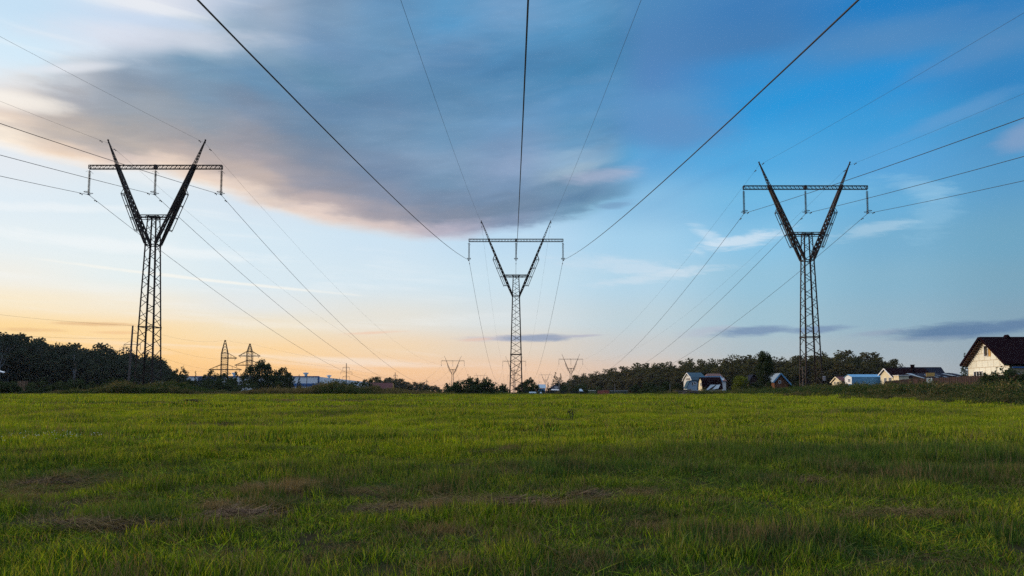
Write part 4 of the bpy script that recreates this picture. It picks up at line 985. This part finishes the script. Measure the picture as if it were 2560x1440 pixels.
sagwire('faint wire from the lower arm of the narrow lattice pylon', [(656,914,520),(880,934,560),(990,942,640)], .024)
sagwire('pair of house wires running right from the right pylon foot', [(2052,928,125),(2120,939,172)], .02, .004)

# ================================================================== houses
def on_x(px, py, Xp):
    x, y, z = ray(px, py); k = Xp / x; return (Xp, y * k, EYE + z * k)
def house(name, label, prof, D, length, wall, roof, wins=(), door=None, oh=.45, th=.14, chim=None, plane='x', cat='house', trim=None, zfloor=None, back=None, roofrange=None):
    """prof: photo points of the gable outline from the near (right) foot over the ridge to the far (left) foot"""
    X0, _, _ = at(prof[0][0], prof[0][1], D)
    P = [on_x(px, py, X0) if plane == 'x' else at(px, py, D) for px, py in prof]
    g0 = (zfloor if zfloor is not None else min(gz(P[0][0], P[0][1]), gz(P[-1][0], P[-1][1])) - .3)
    P = [(p[0], p[1], p[2]) for p in P]; n = len(P)
    foot = [(P[0][0], P[0][1], g0)] + P + [(P[-1][0], P[-1][1], g0)]
    root = empty(name, (P[0][0], P[0][1], g0), label, cat); org = Vector(root.location)
    ext = Vector((length, 0, 0)) if plane == 'x' else Vector((0, length, 0))
    loc = [Vector(p) - org for p in foot]; m = MB(); k = len(loc)
    f = [tuple(range(k)), tuple(range(2*k-1, k-1, -1))] + [(i, k+i, k+(i+1) % k, (i+1) % k) for i in range(k)]
    m.raw(loc + [p + ext for p in loc], f); m.build('wall', wall, root)
    e = ext.normalized(); a, b = roofrange or (0, n - 1); rr = MB()
    for i in range(a, b):
        p, q = Vector(P[i]) - org, Vector(P[i+1]) - org; d = (q - p).normalized()
        if i == a: p = p - d * .5
        if i == b - 1: q = q + d * .5
        nr = d.cross(e).normalized()
        if nr.z < 0 or (abs(nr.z) < .05): nr = -nr if nr.z < 0 else nr
        c = [v + nr * .03 for v in (p - e*oh, p + ext + e*oh, q + ext + e*oh, q - e*oh)]
        t_ = [v + nr * th for v in c]
        rr.raw(t_ + c, [(0,1,2,3),(7,6,5,4),(0,4,5,1),(1,5,6,2),(2,6,7,3),(3,7,4,0)])
    rf = rr.build('roof', roof, root)
    if trim:
        tb = MB()
        for i in range(a, b):
            p, q = Vector(P[i]) - org, Vector(P[i+1]) - org; d = (q - p).normalized()
            if i == a: p = p - d * .5
            if i == b - 1: q = q + d * .5
            tb.bar(p - e*(oh + .03) + Vector((0, 0, .02)), q - e*(oh + .03) + Vector((0, 0, .02)), .06, .24)
        tb.build('barge_board', trim, root)
    for wdef in wins:
        (x0, y0, x1, y1), bars = wdef[:2]; fr = MB(); pn = MB(); off = -e * .05
        cs = [(Vector(on_x(a_, b_, X0) if plane == 'x' else at(a_, b_, D)) - org) for a_, b_ in ((x0, y1), (x1, y1), (x1, y0), (x0, y0))]
        wv = (cs[1] - cs[0]); hv_ = (cs[3] - cs[0]); hv_ = Vector((0, 0, hv_.z)); c0 = cs[0]; hz = Vector((wv.x, wv.y, 0)); B = [c0, c0 + hz, c0 + hz + hv_, c0 + hv_]
        tw = min(.12, hz.length * .14)
        for s_, t_ in ((0, 1), (1, 2), (2, 3), (3, 0)): fr.bar(B[s_] + off*.6, B[t_] + off*.6, tw, .09)
        for q in range(1, bars): fr.bar(B[0] + hz*q/bars + off*.6, B[3] + hz*q/bars + off*.6, tw, .09)
        w_o = fr.build('window_frame', M['trim'], root)
        pn.raw([v + off*.25 for v in B] + [v + off*.1 for v in B], [(0,1,2,3),(7,6,5,4),(0,4,5,1),(1,5,6,2),(2,6,7,3),(3,7,4,0)]); pn.build('pane', M['glass'], w_o)
    if chim:
        (cx, cy0, cy1, dk) = chim; c = at(cx, cy0, D + dk); c1 = at(cx, cy1, D + dk); mm = MB(); p = Vector(c) - org; z1 = c1[2] - org.z
        mm.box((p.x-.3, p.y-.3, z1), (p.x+.3, p.y+.3, p.z)); mm.box((p.x-.38, p.y-.38, p.z), (p.x+.38, p.y+.38, p.z+.12)); mm.build('chimney', M['maroon'], rf)
    return root, X0, org
# big block house
h, X0, org = house('block_house', 'big half-built pale block house with steep dark roof at the right edge', [(2523,909),(2463,847),(2420,911)], 97, 13, M['block'], M['maroon'],
      [((2461.5,865,2471,891), 1), ((2436,929,2457,941), 3)], oh=.9, th=.3)
pl = MB(); a_ = Vector(on_x(2472.2, 891, X0)) - org; b_ = Vector(on_x(2476, 864, X0)) - org; pl.box((-.04, min(a_.y, b_.y), min(a_.z, b_.z)), (.02, max(a_.y, b_.y), max(a_.z, b_.z))); pl.build('plywood_strip', M['ply'], h)
rf = [c for c in h.children if c.name.startswith('roof')][0]
pu = MB(); A_ = Vector(on_x(2463, 852, X0)) - org; B_ = Vector(on_x(2420, 912, X0)) - org
for i in range(15):
    p = A_ + (B_ - A_) * (i + .4) / 14.4; pu.bar(p + Vector((-.85, 0, -.08)), p + Vector((-.02, 0, -.08)), .07, .12)
pu.build('purlin', mat('bare_timber', (.16, .09, .06), .8, 0, .3, 4), rf, False)
eb = MB(); p = Vector(on_x(2524, 912, X0)) - org; eb.box((.0, p.y - .62, p.z - .42), (13, p.y - .5, p.z - .26)); eb.build('eaves_board', M['bluepaint'], rf)
vt = at(2516, 843, 101.5); v0 = Vector(vt) - org; vb = MB(); vb.raw([(v0.x-.5, v0.y-.4, v0.z-.3),(v0.x+.5, v0.y-.4, v0.z-.3),(v0.x+.5, v0.y+.4, v0.z-.3),(v0.x-.5, v0.y+.4, v0.z-.3),(v0.x, v0.y-.4, v0.z+.35),(v0.x, v0.y+.4, v0.z+.35)], [(0,1,4),(1,2,5,4),(2,3,5),(3,0,4,5),(0,3,2,1)]); vb.build('ridge_vent', M['maroon'], rf)
# cream house with maroon roof, dark blue roof behind
house('cream_house', 'cream house with dark maroon roof and a tall chimney', [(2233,942.5),(2213,922),(2201,936.5)], 165, 8.6, M['cream'], M['maroon'], [((2211.5,945,2217,957), 2), ((2223,944,2229,956), 2)], oh=.35, chim=(2281,913,940,-1), trim=M['trim'])
a1 = at(2234, 944, 163); an = MB(); an.box((0, -2.2, -2.6), (2.2, 0, .35)); ao = empty('porch', a1, 'low cream porch at the corner of the cream house', 'porch'); an.build('wall', M['cream'], ao); an = MB(); an.box((-.2, -2.5, .38), (2.4, 0, .5)); an.build('roof', M['trim'], ao)
house('blue_roofed_house', 'house with long dark blue hipped roof behind the cream house', [(2262,938),(2250,919),(2241,938)], 190, 10.3, M['bluewhite'], M['navyroof'], oh=.3)
house('cream_cottage', 'small cream gabled cottage left of the light blue shed', [(2104,953),(2091,943),(2080,955)], 184, 3.2, M['cream'], M['redroof'], [((2086,955,2089,959), 1), ((2093,955,2098,960), 2)], oh=.3, trim=M['cream'])
house('light_blue_shed', 'long light blue metal shed with a white gable front', [(2131,960),(2131,943.5),(2120,937),(2112,943.5),(2112,958)], 172, 7.6, M['blueroof'], M['blueroof'], [((2121.5,947.5,2126,955), 2)], oh=.12, th=.08, roofrange=(0, 3))
sh_ = [o for o in bpy.data.objects if o.name.startswith('light_blue_shed')][0]; so_ = Vector(sh_.location); Xs = at(2131, 960, 172)[0]
gp = [Vector(on_x(a_, b_, Xs)) - so_ for a_, b_ in ((2130.6,960),(2130.6,944),(2120,937.8),(2112.4,944),(2112.4,960))]; fr_ = [v - Vector((.04, 0, 0)) for v in gp]
gm = MB().raw(fr_ + [v - Vector((.01, 0, 0)) for v in gp], [(0,1,2,3,4),(9,8,7,6,5)] + [(i, 5+i, 5+(i+1) % 5, (i+1) % 5) for i in range(5)]); gm.build('gable_panel', M['trim'], sh_)
for w_o_ in [c for c in sh_.children if c.name.startswith('window_frame')]: w_o_.location.x -= .04
# teal mansard house and its annex
house('mansard_house', 'white house with teal mansard roof, tallest of the left house group', [(1731.5,951),(1729,944),(1719.5,933),(1712,944),(1709,951)], 200, 3.4, M['white'], M['teal'], [((1716.5,946,1725.5,950.5), 3), ((1719.7,936.5,1721.6,941), 1)], oh=.3, trim=M['trim'], roofrange=(0, 4))
house('annex', 'low pale blue annex with a rounded gable in front of the mansard house', [(1747,966),(1746,954),(1740,951.8),(1733,951.2),(1724,953.5),(1718,967)], 186, 2.6, M['bluewhite'], M['teal'], [((1729.5,955.5,1733,964), 1), ((1734.5,955.5,1741.5,961), 2)], oh=.25, th=.1, plane='y', roofrange=(1, 5))
house('maroon_shed', 'long maroon barn-roofed shed with a narrow cream gable', [(1757,968),(1755,952),(1750.7,944.5),(1747,955),(1746,969)], 160, 4.1, M['cream'], M['maroon'], [((1751.8,957.5,1753.8,965), 1)], oh=.18, th=.1, roofrange=(0, 4))
rc = MB(); a_ = at(1752, 941.8, 162); b_ = at(1801, 941.4, 162); c_ = at(1806, 955, 160.2)
rc.bar(a_, b_, .16, .2); rc.bar(b_, c_, .16, .2); tag(rc.build('ridge_flashing', M['blueroof']), 'pale blue metal strip along the maroon shed roof edge', 'flashing')
dsh = MB(); c_ = at(1806, 947, 159); dsh.lathe((0, 0, 0), [(.02, 0), (.2, .04), (.34, .14), (.35, .16)], 12); dt = dsh.build('dish', M['trim']); dt.rotation_euler = (R(70), 0, R(30)); dt.location = c_
db = empty('satellite_dish', c_, 'small round satellite dish on the right end of the maroon shed', 'dish'); dt.location = (0, 0, 0); dt.parent = db; MB().bar((0, 0, -.6), (0, .1, 0), .05).build('bracket', M['steel'], db)
# hipped brown roof
def hip(name, label, x0, x1, ytop, xr0, xr1, ybot, D, dep, wall, roof):
    A_, B_ = at(x0, ybot, D), at(x1, ybot, D); rz = at((xr0+xr1)/2, ytop, D + dep/2)[2]; r0 = at(xr0, ytop, D + dep/2)[0]; r1 = at(xr1, ytop, D + dep/2)[0]
    g0 = gz(A_[0], D) - .3; root = empty(name, (A_[0], D, g0), label, 'house'); o = Vector(root.location); L = B_[0]-A_[0]; e = A_[2] - g0
    MB().box((.3, .3, 0), (L-.3, dep-.3, e)).build('wall', wall, root)
    v = [(0,0,e+.02),(L,0,e+.02),(L,dep,e+.02),(0,dep,e+.02),(r0-o.x, dep/2, rz-g0),(r1-o.x, dep/2, rz-g0)]
    MB().raw(v, [(0,1,5,4),(1,2,5),(2,3,4,5),(3,0,4),(0,3,2,1)]).build('roof', roof, root); return root
hip('hipped_house', 'brown hip-roofed house behind the maroon shed', 1762, 1818, 934, 1768, 1800, 953, 225, 8, M['white'], M['brownroof'])
# cabins
house('orange_cabin', 'orange-brown timber cabin with blue-edged roof left of the right pylon', [(1973,958),(1951,934),(1936,952)], 150, 5, M['cabin'], M['greysheet'], [((1946,952,1952,958), 1)], plane='y', oh=.3, trim=M['blueroof'], cat='cabin')
house('wooden_shed', 'small weathered wooden shed behind bushes left of the tall garden tree', [(1891,945),(1884,937.5),(1872,955)], 155, 3, M['boards'], M['navyroof'], plane='y', oh=.25, cat='shed')
house('grey_house', 'grey gabled cottage with a pale verandah roof before the two conifers', [(1399,971),(1397.5,966),(1391,961.5),(1376,972)], 200, 6, mat('grey_plaster', (.16, .15, .17), .9, 0, .2, 1), M['navyroof'], [((1387,967.5,1393,971), 2)], plane='y', oh=.2)
ver = MB(); a_ = at(1379, 975, 198); b_ = at(1398, 975.5, 198); ver.slab([a_, b_, (b_[0], b_[1]+2, b_[2]+.25), (a_[0], a_[1]+2, a_[2]+.25)][::1], .08); tag(ver.build('verandah_roof', M['trim']), 'thin white canopy in front of the grey gabled cottage', 'canopy')
bh = at(1346, 963, 230); h2 = at(1363, 963, 230); g0 = gz(bh[0], 230); hb = empty('blue_hut', (bh[0], 230, g0), 'pale blue hut between the dense dark tree and the grey gabled cottage', 'hut')
MB().box((0, 0, 0), (h2[0]-bh[0], 4, bh[2]-g0-1.0)).build('wall', M['blueroof'], hb); q = bh[2]-g0; MB().slab([(-.2, -.3, q-.9), (h2[0]-bh[0]+.2, -.3, q-.9), (h2[0]-bh[0]+.2, 3, q+.3), (-.2, 3, q+.3)], .08).build('roof', M['bluewhite'], hb)
# maroon roofed building on the left
A_ = at(924, 972, 300); rt = at(924, 957.5, 303); mb_ = empty('maroon_roofed_building', (A_[0], 300, gz(A_[0], 300)), 'low building with a big maroon roof at the foot of the distant treeline', 'building'); o = Vector(mb_.location)
L = at(979, 972, 300)[0] - A_[0]; e0 = A_[2] - o.z; r0 = rt[2] - o.z
MB().raw([(0,0,0),(L,0,0),(L,8,0),(0,8,0),(0,0,e0),(L,0,e0),(L,8,e0),(0,8,e0),(0,4,r0-.1),(L,4,r0-.1)], [(0,1,5,4),(1,2,6,9,5),(2,3,7,6),(3,0,4,8,7),(4,5,9,8),(7,8,9,6)]).build('wall', M['ply'], mb_)
MB().slab([(-.4,-.5,e0-.15),(L+.6,-.5,e0-.15),(L-.2,4,r0+.1),(-.4,4,r0+.1)], .12).slab([(L-.2,4,r0+.1),(L+.6,8.5,e0-.15),(-.4,8.5,e0-.15),(-.4,4,r0+.1)], .12).build('roof', M['redroof'], mb_)
# warehouse
DW = 500.0; pA = at(440, 942, DW); pB = at(798, 942, DW); pC = at(960, 942, 800); zt = pB[2]; g0 = gz(pB[0], DW) - 1
wh = empty('warehouse', (pB[0], DW, g0), 'huge pale warehouse with blue bands beyond the trees on the left', 'building'); o = Vector(wh.location); hh = zt - g0
xa = pA[0] - o.x; xc = pC[0] - o.x; dc = 300
MB().raw([(xa,0,0),(0,0,0),(xc,dc,0),(xa,dc,0),(xa,0,hh),(0,0,hh),(xc,dc,hh),(xa,dc,hh)], [(0,1,5,4),(1,2,6,5),(2,3,7,6),(3,0,4,7),(4,5,6,7),(3,2,1,0)]).build('wall', M['warehouse'], wh)
def zpx(py): return at(700, py, DW)[2] - g0
def xpx(px): return at(px, 950, DW)[0] - o.x
MB().box((xpx(720), -.25, zpx(966)), (0, -.02, zpx(958.5))).box((-.9, -.3, 0), (.3, -.02, hh + .3)).build('blue_band', M['bluepaint'], wh)
MB().box((xpx(494), -.3, zpx(959)), (xpx(520), -.02, zpx(943))).box((xpx(500), -.32, zpx(950)), (xpx(560), -.31, zpx(943))).build('dark_blue_panel', mat('dark_blue_panel', (.03, .06, .13), .6, 0, .2, .2), wh)
MB().box((xa, -.35, hh), (0, .4, hh + .5)).build('roof_edge', M['bluepaint'], wh)
for q in (577, 758, 829):
    v_ = MB(); xx = xpx(q); yy = 6 if q < 800 else 70; zz = hh - (0 if q < 800 else 0); xx = xx if q < 800 else at(829, 944, DW + 70)[0] - o.x + -2
    v_.lathe((xx, yy, zz), [(.9, 0), (.9, 1.6), (1.9, 2.4), (1.9, 2.9), (.2, 3.1)], 10); v_.build('roof_vent', M['bluewhite'], wh)
# shed roof glimpsed in the left wood and pale things in the bushes
e_ = at(-3, 926, 140); cr = MB(); b2 = at(9, 931, 140); d2 = at(-14, 924.5, 140); cr.slab([(d2[0], 140, d2[2]), (b2[0], 140, b2[2]), (b2[0]-.1, 140.6, b2[2]+.1), (d2[0]-.1, 140.6, d2[2]+.1)], .15); cu = empty('lean_to', (e_[0], 140, gz(e_[0], 140)), 'pale roof corner poking in at the left frame edge', 'shed'); k_ = cr.build('roof', M['trim'], cu); k_.matrix_parent_inverse = Matrix.Translation(-Vector(cu.location))
pw = MB(); zz = e_[2] - cu.location.z; pw.box((-2.6, .1, 0), (-.1, .5, zz - .5)); pw.build('wall', M['navyroof'], cu)
# white car half hidden behind the left pylon
def car(px, D, label):
    x, _, z = at(px, 958, D); zz = at(px, 956, D)[2]; root = empty('parked_car', (x, D, zz - 1.4), label, 'car'); pr_ = [(-2.1,.35),(-2.15,.75),(-1.5,.9),(-1.0,1.4),(.5,1.42),(1.15,.95),(2.05,.82),(2.15,.4)]
    v = [(a, -.82, b) for a, b in pr_] + [(a, .82, b) for a, b in pr_]; n = 8
    MB().raw(v, [tuple(range(n)), tuple(range(2*n-1, n-1, -1))] + [(i, n+i, n+(i+1)%n, (i+1)%n) for i in range(n)]).build('body', M['white'], root)
    MB().box((-1.0, -.84, .93), (.8, -.825, 1.3)).build('side_window', M['glass'], root)
    for wx in (-1.35, 1.35):
        for wy in (-.8, .8):
            t_ = MB().tube([(wx, wy-.1, .33), (wx, wy+.1, .33)], .33, 14).build('wheel', M['glass'], root)
    return root
car(395, 135, 'white car half hidden behind the weeds inside the left pylon legs')

# ------------------------------------------------------------------ fences and sheds
def fence(name, label, pts, mt, hgt=None, pitch=.16, cat='fence', cap=None):
    """pts: (px, py_top, D)"""
    P = [at(*p) for p in pts]; root = empty(name, (P[0][0], P[0][1], gz(P[0][0], P[0][1])), label, cat); o = Vector(root.location); m = MB(); posts = MB(); cp = MB()
    for a, b in zip(P, P[1:]):
        a, b = Vector(a), Vector(b); L = (b - a).length; n = max(1, int(L / pitch)); d = (b - a) / n
        for i in range(n):
            p = a + d * i; q = a + d * (i + .86); zt_ = random.uniform(-.05, .05); zg = gz(p.x, p.y) - .2; dn = Vector((d.y, -d.x, 0)).normalized() * random.uniform(.0, .02)
            c = [Vector((p.x, p.y, zg)), Vector((q.x, q.y, zg)), Vector((q.x, q.y, q.z + zt_)), Vector((p.x, p.y, p.z + zt_))]; c = [v + dn - o for v in c]; bk = Vector((-d.y, d.x, 0)).normalized() * .025
            m.raw(c + [v + bk for v in c], [(0,1,2,3),(7,6,5,4),(0,4,5,1),(1,5,6,2),(2,6,7,3),(3,7,4,0)])
        up = Vector((0, 0, .04)); cp.bar(a - o + up, b - o + up, .14, .07)
    m.build('board_panel', mt, root)
    if cap: cp.build('cap_rail', cap, root)
    k = 0
    for a, b in zip(P, P[1:]):
        a, b = Vector(a), Vector(b); n = max(1, int((b - a).length / 3.0)); bk = Vector((-(b-a).y, (b-a).x, 0)).normalized() * .09
        for i in range(n):
            p = a + (b - a) * i / n + bk; MB().box((p.x-o.x-.05, p.y-o.y-.05, gz(p.x, p.y)-o.z-.2), (p.x-o.x+.05, p.y-o.y+.05, p.z-o.z-.06)).build('post', mt, root); k += 1
    return root
fence('board_fence', 'long brown board fence before the cream house and the block house', [(2212,953.5,118),(2262,948,112),(2312,946,106),(2352,944,100),(2420,940,92),(2480,938,86),(2560,934,80),(2640,928,76)], M['boards'])
fence('grey_fence', 'short stretch of grey-lilac fence among the bushes below the left wood', [(44,953,132),(70,953,131)], M['boards'], pitch=.5)
fence('garden_gate', 'small grey slatted gate in the brown board fence', [(2316,945.5,104.5),(2331,945,103)], M['greysheet'], pitch=.28, cat='gate')
fence('green_fence', 'dark green garden fence with a pale top rail', [(1471,976.5,172),(1490,976.5,170)], M['greenboards'], cap=M['bluewhite'])
fence('red_fence', 'faded red board fence right of the pale-topped green fence', [(1494,976.5,168),(1523,976,166)], M['redboards'], cap=M['brownroof'])
fence('dark_fence', 'dark green-black fence with a light rail right of the red fence', [(1524.5,977.5,164),(1570,977.5,162)], M['greenboards'], cap=M['bluewhite'])
fence('brown_fence', 'low reddish brown fence at the right end of the fence row', [(1572,977.5,160),(1612,978,158)], M['redboards'], cap=M['navyroof'])
fence('hedge_fence', 'long dark board fence in front of the grey gabled cottage', [(1308,977,176),(1345,978,175),(1380,976.5,174),(1415,977,173),(1470,978,172)], M['darkhedge'], pitch=.3)
for q0, q1, yt, lb in ((1322,1341,979.3,'white cold frame roof before the dense dark tree'),(1349,1355,980,'small white box by the long dark fence'),(1448,1456,972,'small pale roof among the bushes right of the grey cottage')):
    a_ = at(q0, yt, 171); b_ = at(q1, yt, 171); w_ = b_[0]-a_[0]; z_ = a_[2]; g_ = gz(a_[0], 171); r_ = empty('cold_frame' if 'frame' in lb else 'white_box' if 'box' in lb else 'hut', (a_[0], 170, g_), lb, 'cold frame' if 'frame' in lb else 'box' if 'box' in lb else 'hut')
    MB().box((0, .1, -.2), (w_, 2.2, z_-g_-.55)).build('wall', M['darkhedge'] if 'box' not in lb else M['white'], r_); MB().slab([(-.1, 0, z_-g_-.55), (w_+.1, 0, z_-g_-.55), (w_-.1, 2.2, z_-g_), (.15, 2.2, z_-g_)], .05).build('roof', M['bluewhite'], r_)
ws = at(2314, 944, 122); g0 = gz(ws[0], 122)
wo = empty('wood_store', (ws[0], 122, g0), 'long lean-to store under loose dark roofing between the cream house and the block house', 'shed'); zz = ws[2]-g0; L = at(2421, 940, 122)[0] - ws[0]
MB().box((0, 0, -.3), (L, 4, zz + .3)).build('wall', M['boards'], wo); MB().box((.1, -.06, .4), (1.5, -.01, zz + .8)).build('plywood_panel', M['ply'], wo)
top = at(2312, 929.5, 122)[2] - g0
for i in range(16):
    x0 = -1.0 + i * (L + 1) / 16; zz0 = top - .55 + random.uniform(-.1, .1); zf = zz0 - .35 + random.uniform(-.15, .1)
    MB().slab([(x0, -.9 - random.random()*.5, zf), (x0 + 1.0, -.9 - random.random()*.5, zf + random.uniform(-.2, .1)), (x0 + .9, 4.2, zz0 + .45), (x0, 4.2, zz0 + .45)], .05).build('roofing_sheet', M['navyroof'] if i % 3 else M['greysheet'], wo)
cs = empty('corrugated_sheets', at(1785, 972, 118), 'two grey corrugated sheets propped aslant in front of the maroon shed', 'sheets'); o = Vector(cs.location)
for q in (((1763,976.5),(1767,977),(1790,961.6),(1777,961.6)), ((1780,974),(1796,971),(1801,961.2),(1792,961.8))):
    v = [Vector(at(px, py, 117 if k < 2 else 119)) - o for k, (px, py) in enumerate(q)]; MB().slab(v, .04).build('sheet', M['greysheet'], cs)
lg = empty('log_pile', at(1712, 982, 100), 'grey heap of old logs and planks on the meadow edge left of the sheets', 'log pile'); o = Vector(lg.location); o.z = gz(o.x, 100); lg.location.z = o.z
for i in range(11):
    a = random.uniform(-1.3, .6); z = .25 + random.uniform(0, .5); MB().tube([(a, random.uniform(-.6, .6), z), (a + random.uniform(.9, 1.7), random.uniform(-.6, .6), z + random.uniform(-.3, .25))], random.uniform(.05, .11), 7).build('log', M['bark'] if i % 2 else M['conc'], lg)
hl = hit(478, 1009)
def haytuft(name, px, py, rx, ry, h, n, label, mt):
    x, y = hit(px, py); V = []; Fc = []
    for i in range(n):
        a = rng.random() * 6.28; q = sqrt(rng.random()); cx_, cy_ = x + cos(a)*q*rx, y + sin(a)*q*ry; z = gz(cx_, cy_) + .02 + h * (1 - q*q) * rng.random(); L = rng.uniform(.08, .22) * (1 + y/30); b = rng.normal(0, .9); dz = rng.normal(.02, .03 + h*.1)
        d = np.array([cos(b)*L, sin(b)*L, dz]); s = np.array([-sin(b), cos(b), rng.normal(0, .6)]) * (.0014 + y * .00012); c = np.array([cx_, cy_, z]); k = len(V)
        V += [c - d - s, c - d + s, c + s*1.2 + (0, 0, .02), c - s*1.2 + (0, 0, .02), c + d + s, c + d - s]; Fc += [(k, k+1, k+2, k+3), (k+3, k+2, k+4, k+5)]
    o = npmesh(name, V, Fc, mt); tag(o, label, 'hay'); return o
HM = mat('dry_straw', (.16, .105, .06), .9, 0, 0, 9, (.08, .048, .028), coord='Object'); HD = mat('old_dark_hay', (.07, .045, .032), .95, 0, .4, 5)
haytuft('hay_heap', 120, 1213, .6, .4, .05, 350, 'small dark heap of old hay at the far left of the meadow', HD)
haytuft('hay_heap', 478, 1009, .9, .5, .28, 500, 'dark lump of earth and hay near the far left of the meadow', HD)
haytuft('hay_heap', 585, 1296, .45, .3, .07, 500, 'pale tangled heap of hay in the left foreground', HM)
haytuft('hay_heap', 1260, 1263, .8, .25, .03, 420, 'thin strip of cut hay in the middle foreground', HM)
haytuft('hay_heap', 1452, 1246, .3, .25, .05, 300, 'pale pinkish tuft of cut hay right of the middle foreground', HM)
haytuft('hay_heap', 2005, 1214, .5, .3, .03, 300, 'brown patch of flat hay in the right part of the meadow', HM)
haytuft('hay_heap', 290, 1318, 1.0, .22, .03, 420, 'long low strip of hay in the near left foreground', HD)
haytuft('hay_heap', 1020, 1284, .7, .2, .03, 300, 'brownish scraped strip of hay left of the thin middle strip', HD)
# one dark thistle standing in the meadow
x, y = hit(1429, 1056); th_ = empty('thistle', (x, y, gz(x, y)), 'single dark thistle standing in the middle of the meadow', 'plant')
s_ = MB()
for a in range(5): s_.tube([(0, 0, 0), (cos(a*1.26)*.07, sin(a*1.26)*.07, .28), (cos(a*1.26)*.16, sin(a*1.26)*.16, .46)], [.012, .009, .005], 5)
s_.build('stem', M['bark'], th_); v, f, t_ = leafcloud(np.random.default_rng(5), np.array([(cos(a*1.26)*.12, sin(a*1.26)*.12, .34 + .03*a) for a in range(5)]), np.full(5, .1), 14, .03)
npmesh('foliage', v, f, MC, th_, attrs={'tint': ('FLOAT_VECTOR', 'POINT', t_)})

# ================================================================== evening haze
hb_ = MB().box((-2700, -950, -6), (2700, 3000, 48)).build('haze', None); tag(hb_, 'thin evening haze over the whole plain', 'haze', kind='stuff')
hm = bpy.data.materials.new('thin_haze'); hm.use_nodes = True; t = NT(hm.node_tree); t.n.clear()
pv = t.add('ShaderNodeVolumePrincipled'); pv.inputs['Color'].default_value = (.80, .87, 1, 1); pv.inputs['Density'].default_value = .00004; pv.inputs['Anisotropy'].default_value = .2
o_ = t.add('ShaderNodeOutputMaterial'); t.l.new(pv.outputs[0], o_.inputs['Volume']); hb_.data.materials.append(hm)
